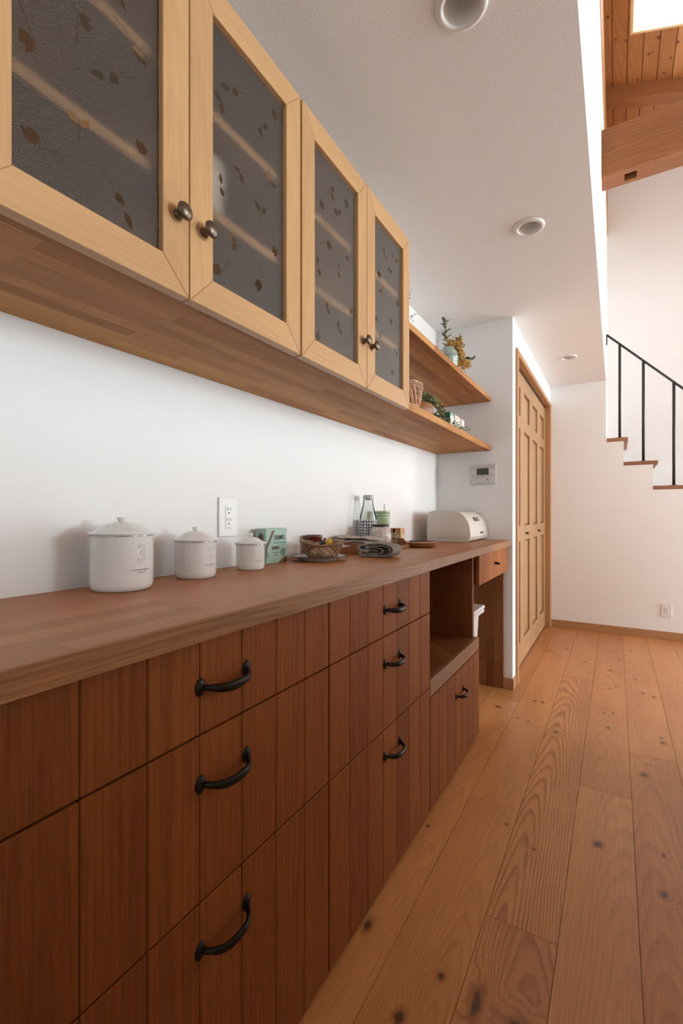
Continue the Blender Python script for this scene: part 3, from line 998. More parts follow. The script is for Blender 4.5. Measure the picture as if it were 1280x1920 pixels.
# the ceiling slab is open where the lamps sit
def cut_holes(ob, centres, r):
    bm = bmesh.new()
    for (x, y) in centres:
        bmesh.ops.create_cone(bm, cap_ends=True, segments=48, radius1=r, radius2=r, depth=.12, matrix=Matrix.Translation((x, y, ZC + .03)))
    me = me_from(bm, 'cut')
    co = bpy.data.objects.new('cut', me)
    COL.objects.link(co)
    md = ob.modifiers.new('holes', 'BOOLEAN')
    md.operation = 'DIFFERENCE'
    md.object = co
    md.solver = 'EXACT'
    dg = bpy.context.evaluated_depsgraph_get()
    nm = bpy.data.meshes.new_from_object(ob.evaluated_get(dg))
    ob.modifiers.clear()
    ob.data = nm
    bpy.data.objects.remove(co)
cut_holes(bpy.data.objects['ceiling'], [(-.288, .985), (-.288, 1.885), (-.288, 3.607)], .0435)
#TABLE#

# ------------------------------------------------------------------ electrical plates and the control panel
def socket_plate(name, label, cat, loc):
    return thing(name, label, cat, loc)
t = socket_plate('wall_outlet', 'white double power outlet on the left wall above the small canister', 'outlet', (XW, .935, .9885))
me = prism_me('cover_plate', [(-.036, -.0555), (.036, -.0555), (.036, .0555), (-.036, .0555)], 'X', 0, .0055, bev=.0022, seg=2)
link('cover_plate', me, M['plastic'], t, (XW, .935, .9885))
link('socket_insert', prism_me('socket_insert', [(-.0125, -.0335), (.0125, -.0335), (.0125, .0335), (-.0125, .0335)], 'X', .005, .0068, bev=.0008, seg=1), M['plastic'], t, (XW, .935, .9885))
for dz in (.017, -.013):
    for dy, hh in ((-.0055, .0042), (.0060, .0036)):
        box('slot', XW + .0066, XW + .0071, .935 + dy - .0011, .935 + dy + .0011, .9885 + dz + .006 - hh, .9885 + dz + .006 + hh, M['slot'], t)
    link('earth_hole', prism_me('earth_hole', [(-.002, -.0028), (.002, -.0028), (.002, .001), (.001, .0026), (-.001, .0026), (-.002, .001)], 'X', .0066, .0071), M['slot'], t, (XW, .935, .9885 + dz - .005))
box('label_mark', XW + .0066, XW + .0070, .935 - .006, .935 + .006, .9885 - .0305, .9885 - .0293, M['ink'], t)
t = socket_plate('wall_outlet', 'small white power outlet low on the far wall beneath the stairs', 'outlet', (.343, YF, .228))
link('cover_plate', prism_me('cover_plate', [(-.034, -.052), (.034, -.052), (.034, .052), (-.034, .052)], 'Y', -.006, 0, bev=.002, seg=2), M['plastic'], t, (.343, YF, .228))
link('socket_insert', prism_me('socket_insert', [(-.014, -.027), (.014, -.027), (.014, .027), (-.014, .027)], 'Y', -.0072, -.0055, bev=.0008, seg=1), M['plastic'], t, (.343, YF, .228))
for dx in (-.006, .006):
    for dz in (-.012, .012):
        box('slot', .343 + dx - .0014, .343 + dx + .0014, YF - .0076, YF - .0070, .228 + dz - .005, .228 + dz + .005, M['slot'], t)

px0, px1, pz0, pz1 = -.734, -.588, 1.168, 1.281
t = thing('control_panel', 'white bath heater control panel with grey screen on the niche end wall', 'control panel', ((px0 + px1) / 2, YR, (pz0 + pz1) / 2))
pl_ = plain('panel_plastic', (.66, .635, .61), .4)
pc = ((px0 + px1) / 2, YR, (pz0 + pz1) / 2)
link('housing', prism_me('housing', [(px0 - pc[0], pz0 - pc[2]), (px1 - pc[0], pz0 - pc[2]), (px1 - pc[0], pz1 - pc[2]), (px0 - pc[0], pz1 - pc[2])], 'Y', -.017, 0, bev=.0025, seg=2), pl_, t, pc)
yp = YR - .0175
ks_ = NT('liquid_crystal_screen')
xx, yy, zz = ks_.xyz(ks_.obj())
ks_.p.inputs['Base Color'].default_value = (.055, .060, .055, 1)
ks_.p.inputs['Roughness'].default_value = .12
box('screen', -.697, -.629, yp - .0008, yp + .001, 1.222, 1.2605, ks_.m, t, bev=.0004)
box('seam', px0 + .002, px1 - .002, yp - .0001, yp + .001, 1.2155, 1.2165, M['ink'], t)
box('seam', px0 + .002, px1 - .002, yp - .0001, yp + .001, 1.2655, 1.2662, M['ink'], t)
for (bx, bz, bw, bh) in ((-.717, 1.2435, .010, .006), (-.717, 1.228, .010, .006), (-.611, 1.250, .011, .0065), (-.611, 1.233, .011, .0065), (-.712, 1.190, .012, .010),
                         (-.682, 1.201, .010, .004), (-.660, 1.201, .010, .004), (-.660, 1.187, .022, .006), (-.634, 1.193, .006, .0075), (-.609, 1.200, .010, .005), (-.609, 1.184, .010, .005)):
    link('button', box_me('button', bw * 2, .003, bh * 2, .0008), M['plastic'], t, (bx, yp, bz))
for (bx, bz, bw, bh) in ((-.634, 1.193, .0035, .005), (-.611, 1.252, .008, .0012), (-.611, 1.231, .006, .0016), (-.712, 1.192, .006, .0012), (-.712, 1.187, .005, .001), (-.690, 1.2085, .007, .0008),
                         (-.662, 1.2085, .009, .0008), (-.66, 1.187, .014, .0008), (-.682, 1.175, .005, .0012), (-.717, 1.2435, .006, .001), (-.717, 1.226, .007, .001), (-.606, 1.2725, .003, .0015)):
    link('print', box_me('print', bw * 2, .0006, bh * 2), M['ink'], t, (bx, yp - .0017, bz))

# ------------------------------------------------------------------ enamel canisters
ZT = .8467
def canister(x, y, r, zr, zd, zk, digit, phi, label):
    t = thing('canister', label, 'canister', (x, y, ZT), 'numbered enamel canisters')
    h = zr - ZT
    link('body', lathe_me('body', [(0, 0), (r * .86, 0), (r * .93, .0022), (r * .985, .008), (r, .016), (r, h - .006), (r + .0012, h - .003), (r + .0012, h), (r - .002, h), (r - .003, h - .006), (r - .003, .006), (0, .004)], 72), M['enamel'], t, (x, y, ZT))
    link('steel_rim', lathe_me('steel_rim', [(r + .0006, h - .0036), (r + .0022, h - .0030), (r + .0022, h - .0012), (r + .0006, h - .0006)], 72), M['steel'], t, (x, y, ZT))
    R_ = r + .0042
    d = zd - zr
    lid = link('lid', lathe_me('lid', [(R_ - .004, 0), (R_, .0008), (R_ + .0004, .0026), (R_ - .001, .0044), (r * .93, .0056), (r * .80, d * .45), (r * .6, d * .74), (r * .35, d * .93), (r * .15, d), (0, d)], 72), M['enamel'], t, (x, y, zr))
    kr = r * .17
    hk = zk - zd
    link('knob', lathe_me('knob', [(kr * .75, -.002), (kr * .72, hk * .35), (kr, hk * .62), (kr * 1.02, hk * .85), (kr * .8, hk), (0, hk * 1.02)], 32), M['enamel'], lid, (x, y, zd))
    body = bpy.data.objects
    s = r / .059
    mes = []
    dm = text_me(digit, .052 * s, outline=.00028 * s)
    remap(dm, lambda c: Vector((c.x * .9, c.y + .012 * s, 0)) if True else c)
    mes.append(dm)
    bm = bmesh.new()
    rr = random.Random(int(digit))
    # two lines of illegible small print
    xx = -.021 * s
    while xx < .021 * s:
        w = rr.uniform(.0007, .0020) * s
        hgt = rr.uniform(.0006, .0013) * s
        bm_box(bm, xx, xx + w, -.0180 * s - hgt, -.0180 * s + hgt, -.0001, .0001)
        xx += w + .0005 * s
    xx = -.008 * s
    while xx < .008 * s:
        w = rr.uniform(.0008, .002) * s
        bm_box(bm, xx, xx + w, -.0240 * s, -.0222 * s, -.0001, .0001)
        xx += w + .0006 * s
    mes.append(me_from(bm, 'print'))
    me = join_me('printed_number', mes)
    zc = h * .54
    def wrap(c):
        a = phi + c.x / r
        return Vector(((r + .00025 + c.z * .2) * cos(a), (r + .00025 + c.z * .2) * sin(a), zc + c.y))
    remap(me, wrap)
    link('printed_number', me, M['ink'], t, (x, y, ZT))
canister(-.857, .557, .0588, .9575, .9830, .9915, '3', radians(3), 'large white enamel canister marked 3 with a domed lid')
canister(-.861, .749, .0475, .9345, .9580, .9670, '2', radians(6), 'medium white enamel canister marked 2 below the outlet')
canister(-.856, .934, .0385, .9165, .9345, .9450, '1', radians(-8), 'small white enamel canister marked 1 beside the mint box')

# ------------------------------------------------------------------ mint cake box
mint = plain('mint_card', (.38, .56, .47), .55, var=.04)
brown = plain('brown_print', (.17, .105, .055), .6)
t = thing('gift_box', 'mint green cardboard box with a brown diagonal ribbon print', 'box', (-.911, 1.089, ZT))
bx0, bx1, by0, by1, bz1 = -.931, -.891, 1.039, 1.139, .9525
box('carton', bx0, bx1, by0, by1, ZT, bz1, mint, t, bev=.0012)
box('lid_edge', bx0 - .0006, bx1 + .0006, by0 - .0006, by1 + .0006, bz1 - .006, bz1 + .0006, mint, t, bev=.0008)
xo = bx1 + .0003
def on_x(name, pts, mat, x=xo, th=.0003, parent=t):
    return link(name, prism_me(name, pts, 'X', x, x + th), mat, parent)
on_x('ribbon_print', [(by0, .900), (by0 + .028, bz1 - .006), (by0 + .040, bz1 - .006), (by0, .8845)], brown)
on_x('corner_print', [(by1 - .040, ZT + .0008), (by1 - .0005, ZT + .0008), (by1 - .0005, .8655), (by1 - .014, .8650), (by1 - .030, .8555)], brown)
circ = [(by1 - .020 + .0125 * cos(a * pi / 12), .8795 + .0125 * sin(a * pi / 12)) for a in range(24)]
seal = plain('grey_green_print', (.16, .25, .21), .6)
on_x('seal_print', circ, seal)
circ2 = [(by0 + .009 * cos(a * pi / 24 - pi / 2), .876 + .0135 * sin(a * pi / 24 - pi / 2)) for a in range(25)]
on_x('seal_print', circ2, seal)
def text_on_x(body, size, y, z, mat, parent, x, bold=0.0, sx=1.0, name='lettering'):
    me = text_me(body, size, .00015, bold=bold)
    remap(me, lambda c: Vector((c.z, c.x * sx, c.y)))
    return link(name, me, mat, parent, (x, y, z))
inkd = plain('dark_print', (.06, .055, .05), .6)
text_on_x('DEMEL', .0190, by0 + .064, .9245, inkd, t, xo + .0006, .0003, .95)
text_on_x('WIEN', .0145, by0 + .044, .8930, plain('plum_print', (.13, .06, .055), .6), t, xo + .0006, .0003, .95)
text_on_x('L', .0150, by1 - .019, .8800, mint, t, xo + .0009, .0002)
bm = bmesh.new()
rr = random.Random(4)
for (ya_, yb_, zz_) in ((by0 + .034, by0 + .094, .9095), (by0 + .032, by0 + .062, .8795), (by0 + .040, by0 + .056, .8725)):
    y_ = ya_
    while y_ < yb_:
        w = rr.uniform(.001, .003)
        bm_box(bm, xo, xo + .0004, y_, y_ + w, zz_ - .0016, zz_ + .0016 * rr.random())
        y_ += w + .0009
link('small_print', me_from(bm, 'small_print'), seal, t)
# emblem on the narrow side
bm = bmesh.new()
for q in range(11):
    a = pi * q / 10
    for rr_ in (.0045, .0085):
        c_ = ((bx0 + bx1) / 2 + .0005 + rr_ * cos(a), .930 + rr_ * sin(a))
        bm_box(bm, c_[0] - .0011, c_[0] + .0011, by0 - .0010, by0 - .0006, c_[1] - .0011, c_[1] + .0011)
bm_box(bm, (bx0 + bx1) / 2 - .010, (bx0 + bx1) / 2 + .010, by0 - .0010, by0 - .0006, .918, .930)
bm_box(bm, (bx0 + bx1) / 2 - .001, (bx0 + bx1) / 2 + .001, by0 - .0010, by0 - .0006, .930, .942)
link('emblem_print', me_from(bm, 'emblem_print'), plain('maroon_print', (.14, .065, .055), .6), t)

# ------------------------------------------------------------------ plate, basket of sweets, cup
PX, PY = -.826, 1.222
t = thing('plate', 'round white enamel plate with a dark rim under the wicker basket', 'plate', (PX, PY, ZT))
link('dish', lathe_me('dish', [(0, 0), (.050, 0), (.056, .001), (.062, .006), (.070, .0115), (.0885, .0150), (.0888, .0163), (.070, .0135), (.058, .0075), (.050, .0045), (0, .0045)], 72), plain('cream_enamel', (.66, .645, .61), .22), t, (PX, PY, ZT))
link('rim_band', lathe_me('rim_band', [(.0872, .0144), (.0897, .0150), (.0902, .0160), (.0890, .0169), (.0868, .0164)], 72), plain('navy_enamel', (.035, .045, .06), .25), t, (PX, PY, ZT))

wick = plain('wicker_cane', (.36, .185, .085), .5, var=.25)
wick_d = plain('wicker_cane_dark', (.22, .10, .045), .5, var=.2)
BX, BY, BZ = -.815, 1.228, ZT + .0048
t = thing('wicker_bowl', 'small open lattice wicker bowl standing on the enamel plate', 'basket', (BX, BY, BZ))
Hb = .050
def brad(u):
    return .043 + .026 * u ** .8
for sgn in (1, -1):
    for i in range(17):
        a0 = 2 * pi * i / 17 + (.1 if sgn > 0 else 0)
        pts = []
        for k in range(9):
            u = k / 8
            a = a0 + sgn * 1.0 * u
            r = brad(u) + .0012 * sgn * (1 if (k % 2) else -1)
            pts.append((r * cos(a), r * sin(a), .003 + (Hb - .003) * u + .006 * u * cos(2 * a - 1.2)))
        tube('cane', pts, .00165, wick if sgn > 0 else wick_d, t, 6, loc=(BX, BY, BZ))
for (dr, dz, ph) in ((.001, 0, 0), (-.002, .002, 1), (.0025, .0025, 2), (0, .0045, 3)):
    pts = []
    for k in range(49):
        a = 2 * pi * k / 48
        r = brad(1) + dr + .0012 * sin(9 * a + ph * 2.1)
        pts.append((r * cos(a), r * sin(a), Hb + dz + .0012 * cos(9 * a + ph * 2.1) + .006 * cos(2 * a - 1.2)))
    tube('rim_cane', pts, .0023, wick if ph % 2 else wick_d, t, 6, loc=(BX, BY, BZ), cap=False)
for (rr_, z_) in ((.044, .0025), (.046, .0055), (.0425, .0065)):
    tube('base_cane', [(rr_ * cos(2 * pi * k / 36), rr_ * sin(2 * pi * k / 36), z_ + .0008 * sin(12 * 2 * pi * k / 36)) for k in range(37)], .0022, wick_d, t, 6, loc=(BX, BY, BZ), cap=False)
link('base', lathe_me('base', [(0, .001), (.043, .001), (.043, .003), (0, .003)], 32), wick_d, t, (BX, BY, BZ))

def lumpy(name, rad, seed, sc=(1, 1, 1), amp=.12, sub=3):
    bm = bmesh.new()
    bmesh.ops.create_icosphere(bm, subdivisions=sub, radius=rad)
    r = random.Random(seed)
    ph = [r.uniform(0, 6) for _ in range(6)]
    for v in bm.verts:
        n = v.co.normalized()
        f = 1 + amp * (sin(4 * n.x + ph[0]) * sin(5 * n.y + ph[1]) + .6 * sin(9 * n.z + ph[2]) * sin(8 * n.x + ph[3]))
        v.co = Vector((v.co.x * f * sc[0], v.co.y * f * sc[1], v.co.z * f * sc[2]))
    return me_from(bm, name, True)
pap = plain('wrapper_paper', (.55, .42, .31), .4, var=.2)
for i, (dx, dy, dz, r, lb) in enumerate(((-.018, -.012, .018, .0165, 'beige wrapped sweet low in the wicker bowl towards the plate edge'), (.016, -.016, .019, .0160, 'beige wrapped sweet at the front of the wicker bowl'),
                                         (.014, .016, .019, .0165, 'beige wrapped sweet at the back of the wicker bowl'), (-.014, .018, .019, .0155, 'beige wrapped sweet beside the wall side of the wicker bowl'))):
    m_ = lumpy('wrapped_sweet', r, i, (1.1, 1, .85))
    tag(link('wrapped_sweet', m_, pap, None, (BX + dx, BY + dy, BZ + dz), rot=(.4 * i, .3, i)), lb, 'sweet', 'wrapped sweets in the wicker bowl')
t = thing('wrapped_sweet', 'yellow wrapped sweet with a twisted brown end on top of the wicker bowl', 'sweet', (BX + .018, BY + .012, BZ + .045), 'wrapped sweets in the wicker bowl')
link('wrapper', lumpy('wrapper', .0120, 11, (1, 1, 1.05), .08), plain('yellow_foil', (.68, .46, .045), .3, var=.1), t, (BX + .018, BY + .012, BZ + .053))
link('twist', lumpy('twist', .0045, 12, (1.2, 1, .9), .15, 2), plain('brown_foil', (.11, .07, .04), .4), t, (BX + .006, BY + .004, BZ + .064))
tag(link('wrapped_sweet', lumpy('wrapped_sweet', .0115, 13, (1.2, 1, .9), .08), plain('black_foil', (.020, .020, .022), .3), None, (BX - .004, BY + .006, BZ + .046)), 'black foil sweet on top of the wicker bowl', 'sweet', 'wrapped sweets in the wicker bowl')
tag(link('wrapped_sweet', lumpy('wrapped_sweet', .0095, 14, (1.35, .9, .6), .1), plain('silver_foil', (.42, .41, .40), .25, .6), None, (BX - .019, BY - .002, BZ + .044)), 'silver foil sweet beside the black one in the wicker bowl', 'sweet', 'wrapped sweets in the wicker bowl')

t = thing('cup', 'dark red glazed cup behind the wicker bowl', 'cup', (-.912, 1.318, ZT))
link('bowl', lathe_me('bowl', [(0, 0), (.0255, 0), (.0275, .003), (.0288, .02), (.0290, .060), (.0305, .070), (.0310, .0755), (.0292, .0760), (.0278, .070), (.0268, .012), (0, .008)], 56), plain('oxblood_glaze', (.105, .016, .010), .16, coat=.4), t, (-.912, 1.318, ZT))
tube('handle', [(.026, .006, .056), (.040, .010, .054), (.044, .011, .040), (.038, .009, .024), (.026, .006, .020)], .004, plain('oxblood_handle', (.10, .016, .010), .16), t, 10, loc=(-.912, 1.318, ZT))

# ------------------------------------------------------------------ tray with bottle, tumbler and jar
traym = wood('tray_board', (.36, .145, .062), (.22, .08, .03), 'Y', 100, .3, .05, .4, .12)
TX0, TX1, TY0, TY1 = -.942, -.776, 1.455, 1.865
t = thing('serving_tray', 'reddish wooden serving tray with slotted end handles', 'tray', ((TX0 + TX1) / 2, 1.67, ZT))
box('bottom', TX0 + .006, TX1 - .006, TY0 + .008, TY1 - .008, ZT, ZT + .006, traym, t)
box('long_side', TX0, TX0 + .007, TY0 + .0085, TY1 - .0085, ZT, ZT + .016, traym, t, bev=.001)
box('long_side', TX1 - .007, TX1, TY0 + .0085, TY1 - .0085, ZT, ZT + .016, traym, t, bev=.001)
def tray_end(y):
    # trapezoid end with a slot, built as a ring
    out = [(TX0 + .0, 0), (TX1, 0), (TX1, .010), (TX1 - .030, .041), (TX0 + .030, .041), (TX0, .010)]
    cxm = (TX0 + TX1) / 2
    hole = [(cxm - .028, .0235), (cxm + .028, .0235), (cxm + .028, .0345), (cxm - .028, .0345)]
    bm = bmesh.new()
    for yy_ in (y - .004, y + .004):
        pass
    vs = [Vector(p) for p in out] + [Vector(p) for p in hole]
    ov, oe, of, _, _, fo = geometry.delaunay_2d_cdt(vs, [], [list(range(6)), list(range(6, 10))], 1, 1e-6)
    A = [bm.verts.new((p[0], -.004, p[1])) for p in ov]
    B = [bm.verts.new((p[0], .004, p[1])) for p in ov]
    for f, src in zip(of, fo):
        if 1 in src:
            continue
        bm.faces.new([A[i] for i in f])
        bm.faces.new([B[i] for i in reversed(f)])
    for e in [e for e in bm.edges if len(e.link_faces) == 1 and e.verts[0] in A]:
        i, j = A.index(e.verts[0]), A.index(e.verts[1])
        bm.faces.new((A[i], A[j], B[j], B[i]))
    bmesh.ops.recalc_face_normals(bm, faces=bm.faces[:])
    return link('end_handle', me_from(bm, 'end_handle'), traym, t, (0, y, ZT))
tray_end(TY0 + .004)
tray_end(TY1 - .004)

ZY = ZT + .0062
kc = NT('clear_glass')
kc.t.nodes.remove(kc.p)
a_ = kc.n('ShaderNodeBsdfTransparent')
a_.inputs[0].default_value = (.93, .95, .94, 1)
b_ = kc.n('ShaderNodeBsdfGlossy')
b_.inputs['Roughness'].default_value = .03
f_ = kc.n('ShaderNodeFresnel')
f_.inputs[0].default_value = 1.18
c_ = kc.n('ShaderNodeMixShader')
kc.t.links.new(f_.outputs[0], c_.inputs[0])
kc.t.links.new(a_.outputs[0], c_.inputs[1])
kc.t.links.new(b_.outputs[0], c_.inputs[2])
kc.t.links.new(c_.outputs[0], kc.out.inputs[0])
clear = kc.m
OX, OY = -.8965, 1.700
t = thing('milk_bottle', 'clear glass milk bottle with a white band of navy leaf chevrons', 'bottle', (OX, OY, ZY))
hb = 1.0757 - ZY
link('glass', lathe_me('glass', [(0, .001), (.033, .001), (.0365, .006), (.0365, .118), (.0350, .132), (.0285, .158), (.0225, .182), (.0200, .200), (.0198, hb - .016), (.0178, hb - .016), (.0182, .200), (.0205, .182), (.0265, .158), (.0330, .132), (.0343, .118), (.0343, .008), (0, .005)], 56), clear, t, (OX, OY, ZY))
link('cap', lathe_me('cap', [(.0190, hb - .017), (.0215, hb - .0165), (.0225, hb - .014), (.0225, hb - .003), (.0212, hb), (0, hb)], 40), plain('grey_cap', (.50, .48, .47), .35), t, (OX, OY, ZY))
link('cap_ring', lathe_me('cap_ring', [(.0196, hb - .020), (.0216, hb - .0195), (.0216, hb - .0175), (.0196, hb - .017)], 40), M['steel'], t, (OX, OY, ZY))
band = link('printed_band', lathe_me('printed_band', [(.0367, .012), (.0369, .012), (.0369, .120), (.0367, .120)], 56), plain('white_print', (.80, .80, .79), .35), t, (OX, OY, ZY))
bm = bmesh.new()
nst = 11
for q in range(nst):
    ac = 2 * pi * q / nst
    for k in range(8):
        z_ = .018 + k * .0122
        for sg in (1, -1):
            pts = []
            for (u, w) in ((.0010, .0), (.0085, .0060), (.0088, .0125), (.0050, .0125), (.0010, .0085)):
                a = ac + sg * u / .0370
                pts.append((.0371 * cos(a), .0371 * sin(a), z_ + w))
            vs = [bm.verts.new(p) for p in (pts if sg > 0 else pts[::-1])]
            bm.faces.new(vs)
link('chevron_print', me_from(bm, 'chevron_print'), plain('navy_print', (.020, .035, .10), .4), t, (OX, OY, ZY))

GX, GY = -.888, 1.822
t = thing('tumbler', 'pale green lidded tumbler with a thin straw behind the milk bottle', 'tumbler', (GX, GY, ZY))
gm_ = plain('green_glaze', (.47, .60, .36), .25, coat=.2)
hg = 1.010 - ZY
link('body', lathe_me('body', [(0, 0), (.026, 0), (.028, .003), (.0305, hg - .030), (.0312, hg - .028), (.0312, hg - .022), (0, hg - .022)], 48), gm_, t, (GX, GY, ZY))
link('lid', lathe_me('lid', [(.0300, hg - .022), (.0322, hg - .021), (.0322, hg - .013), (.0312, hg - .0125), (.0312, hg - .010), (.0328, hg - .0095), (.0328, hg - .002), (.0315, hg), (0, hg)], 48), gm_, t, (GX, GY, ZY))
for zz_ in (hg - .0112, hg - .0222):
    link('groove', lathe_me('groove', [(.0308, zz_ - .0007), (.0318, zz_ - .0007), (.0318, zz_ + .0007), (.0308, zz_ + .0007)], 48), plain('dark_green_line', (.06, .10, .05), .5), t, (GX, GY, ZY))
tube('straw', [(.006, .004, hg - .01), (.006, .004, hg + .031)], .0016, plain('grey_straw', (.22, .22, .22), .35), t, 8, loc=(GX, GY, ZY))

JX, JY = -.818, 1.659
t = thing('terrazzo_jar', 'round speckled jar with a black lid in front of the milk bottle', 'jar', (JX, JY, ZY))
kt = NT('terrazzo_speckle')
vo = kt.n('ShaderNodeTexVoronoi')
vo.inputs['Scale'].default_value = 260
kt.set(vo.inputs['Vector'], kt.obj())
sp = kt.n('ShaderNodeSeparateColor')
kt.t.links.new(vo.outputs['Color'], sp.inputs[0])
blot = kt.mt('MULTIPLY', kt.mt('LESS_THAN', vo.outputs['Distance'], .46), kt.mt('GREATER_THAN', sp.outputs[0], .45))
ck = kt.ramp(sp.outputs[1], [(0, (.05, .035, .035)), (.45, (.16, .06, .05)), (.7, (.07, .06, .055)), (1, (.30, .16, .11))])
kt.set(kt.p.inputs['Base Color'], kt.mix(blot, (.70, .63, .585), ck))
kt.p.inputs['Roughness'].default_value = .2
hj = .955 - ZY
link('body', lathe_me('body', [(0, 0), (.028, 0), (.031, .003), (.0375, .019), (.0450, .044), (.0430, .066), (.0370, hj - .018), (.0325, hj - .010), (.0325, hj - .008), (0, hj - .008)], 56), kt.m, t, (JX, JY, ZY))
link('lid', lathe_me('lid', [(.0310, hj - .0105), (.0338, hj - .010), (.0345, hj - .006), (.0335, hj - .001), (.0300, hj), (0, hj + .0005)], 48), plain('black_lid', (.022, .022, .024), .3), t, (JX, JY, ZY))

# ------------------------------------------------------------------ linen on the tray end
kl = NT('grey_linen')
Po = kl.obj()
xx, yy, zz = kl.xyz(Po)
kl.set(kl.p.inputs['Base Color'], kl.mix(kl.mapr(kl.noise(kl.comb(kl.mt('MULTIPLY', xx, 40.), kl.mt('MULTIPLY', yy, 500.), kl.mt('MULTIPLY', zz, 500.)), 1, 3), .3, .7, 0, 1), (.44, .38, .325), (.58, .51, .445)))
kl.p.inputs['Roughness'].default_value = .9
kl.bump(kl.noise(Po, 900, 2), .3, .0006)
linen = kl.m
def cloth_fold(name, z0, th, x0, x1, y0, y1, seed, mat, parent, sag=.0):
    bm = bmesh.new()
    r = random.Random(seed)
    ph = [r.uniform(0, 6) for _ in range(4)]
    n = 26
    pts, rad, fl = [], [], []
    for i in range(n + 1):
        u = i / n
        x = x0 + (x1 - x0) * u
        z = z0 + th / 2 + .0018 * sin(9 * u + ph[0]) + .0012 * sin(21 * u + ph[1]) - sag * max(0, u - .55)
        y = (y0 + y1) / 2 + .003 * sin(7 * u + ph[2])
        pts.append((x, y, z))
        e = min(1, u * 12, (1 - u) * 12)
        rad.append(th / 2 * (.6 + .4 * e) * (1 + .12 * sin(13 * u + ph[3])))
        fl.append((1, (y1 - y0) / th * (1 + .05 * sin(11 * u + ph[1]))))
    bm_tube(bm, pts, rad, 14, True, fl)
    bmesh.ops.recalc_face_normals(bm, faces=bm.faces[:])
    return link(name, me_from(bm, name, True), mat, parent)
t = thing('linen_cloth', 'plain grey-beige linen cloth folded long and laid over the tray end', 'cloth', (-.83, 1.50, ZT + .041))
cloth_fold('lower_fold', ZT + .0418, .0125, -.938, -.752, 1.462, 1.565, 3, linen, t, .01)
cloth_fold('upper_fold', ZT + .0545, .0115, -.936, -.742, 1.468, 1.560, 8, linen, t, .012)

ks2 = NT('striped_linen')
Po = ks2.obj()
xx, yy, zz = ks2.xyz(Po)
st_ = ks2.mt('GREATER_THAN', ks2.mt('FRACT', ks2.mt('MULTIPLY', ks2.mt('ADD', xx, ks2.mt('MULTIPLY', zz, .6)), 210.)), .52)
ks2.set(ks2.p.inputs['Base Color'], ks2.mix(st_, (.20, .17, .145), (.56, .51, .45)))
ks2.p.inputs['Roughness'].default_value = .9
striped = ks2.m
kd2 = plain('dark_linen', (.25, .215, .185), .9, bumpy=(700, .3, .0006))
t = thing('folded_napkin', 'dark striped linen napkin folded into loops in front of the tray', 'napkin', (-.70, 1.42, ZT))
def ribbon(name, path, th, y0, y1, mat, parent, loc):
    """cloth strip: 2D path in (x,z), thickened and extruded along y with a soft wave"""
    P_ = [Vector((p[0], p[1])) for p in path]
    # Catmull-Rom smoothing
    sm = []
    for i in range(len(P_) - 1):
        p0, p1, p2, p3 = P_[max(i - 1, 0)], P_[i], P_[i + 1], P_[min(i + 2, len(P_) - 1)]
        for k in range(5):
            u = k / 5
            sm.append(.5 * ((2 * p1) + (p2 - p0) * u + (2 * p0 - 5 * p1 + 4 * p2 - p3) * u * u + (3 * p1 - p0 - 3 * p2 + p3) * u ** 3))
    sm.append(P_[-1])
    L, Rr = [], []
    for i, p in enumerate(sm):
        d = (sm[min(i + 1, len(sm) - 1)] - sm[max(i - 1, 0)]).normalized()
        nrm = Vector((-d.y, d.x)) * th / 2
        L.append(p + nrm)
        Rr.append(p - nrm)
    loop = L + Rr[::-1]
    bm = bmesh.new()
    ny = 6
    rows = []
    for j in range(ny + 1):
        y = y0 + (y1 - y0) * j / ny
        rows.append([bm.verts.new((q.x + .0015 * sin(j * 1.3 + q.y * 60), y + .002 * sin(i * .35), max(q.y + .0008 * sin(j * 2 + q.x * 70), .0002))) for i, q in enumerate(loop)])
    n = len(loop)
    for A, B in zip(rows, rows[1:]):
        for i in range(n):
            bm.faces.new((A[i], A[(i + 1) % n], B[(i + 1) % n], B[i]))
    m = len(sm)
    for row, flip in ((rows[0], False), (rows[-1], True)):
        for i in range(m - 1):
            q = (row[i], row[i + 1], row[n - 2 - i], row[n - 1 - i])
            bm.faces.new(q if not flip else q[::-1])
    bmesh.ops.recalc_face_normals(bm, faces=bm.faces[:])
    return link(name, me_from(bm, name, True), mat, parent, loc)
NL = (-.702, 1.385, ZT)
ribbon('outer_loop', [(-.055, .004), (-.01, .0035), (.035, .005), (.055, .014), (.062, .027), (.055, .040), (.036, .046), (.0, .048), (-.03, .046)], .0045, 0, .074, kd2, t, NL)
ribbon('second_loop', [(-.05, .0095), (.0, .0085), (.034, .0105), (.050, .018), (.0535, .027), (.046, .036), (.025, .0405), (-.02, .041)], .0042, .001, .073, kd2, t, NL)
ribbon('inner_fold', [(-.045, .0145), (.0, .0140), (.018, .0165), (.026, .022), (.018, .029), (.0, .0335), (-.022, .0355), (-.034, .0315), (-.028, .0265), (-.01, .0245), (.006, .0225)], .0042, .002, .072, kd2, t, NL)
ribbon('striped_fold', [(-.034, .0435), (-.055, .042), (-.068, .034), (-.064, .026), (-.045, .0235), (-.03, .0245)], .0085, -.002, .071, striped, t, NL)
ribbon('striped_fold', [(-.032, .0205), (-.05, .0195), (-.062, .013), (-.055, .006), (-.035, .0048)], .0075, .0, .07, striped, t, NL)

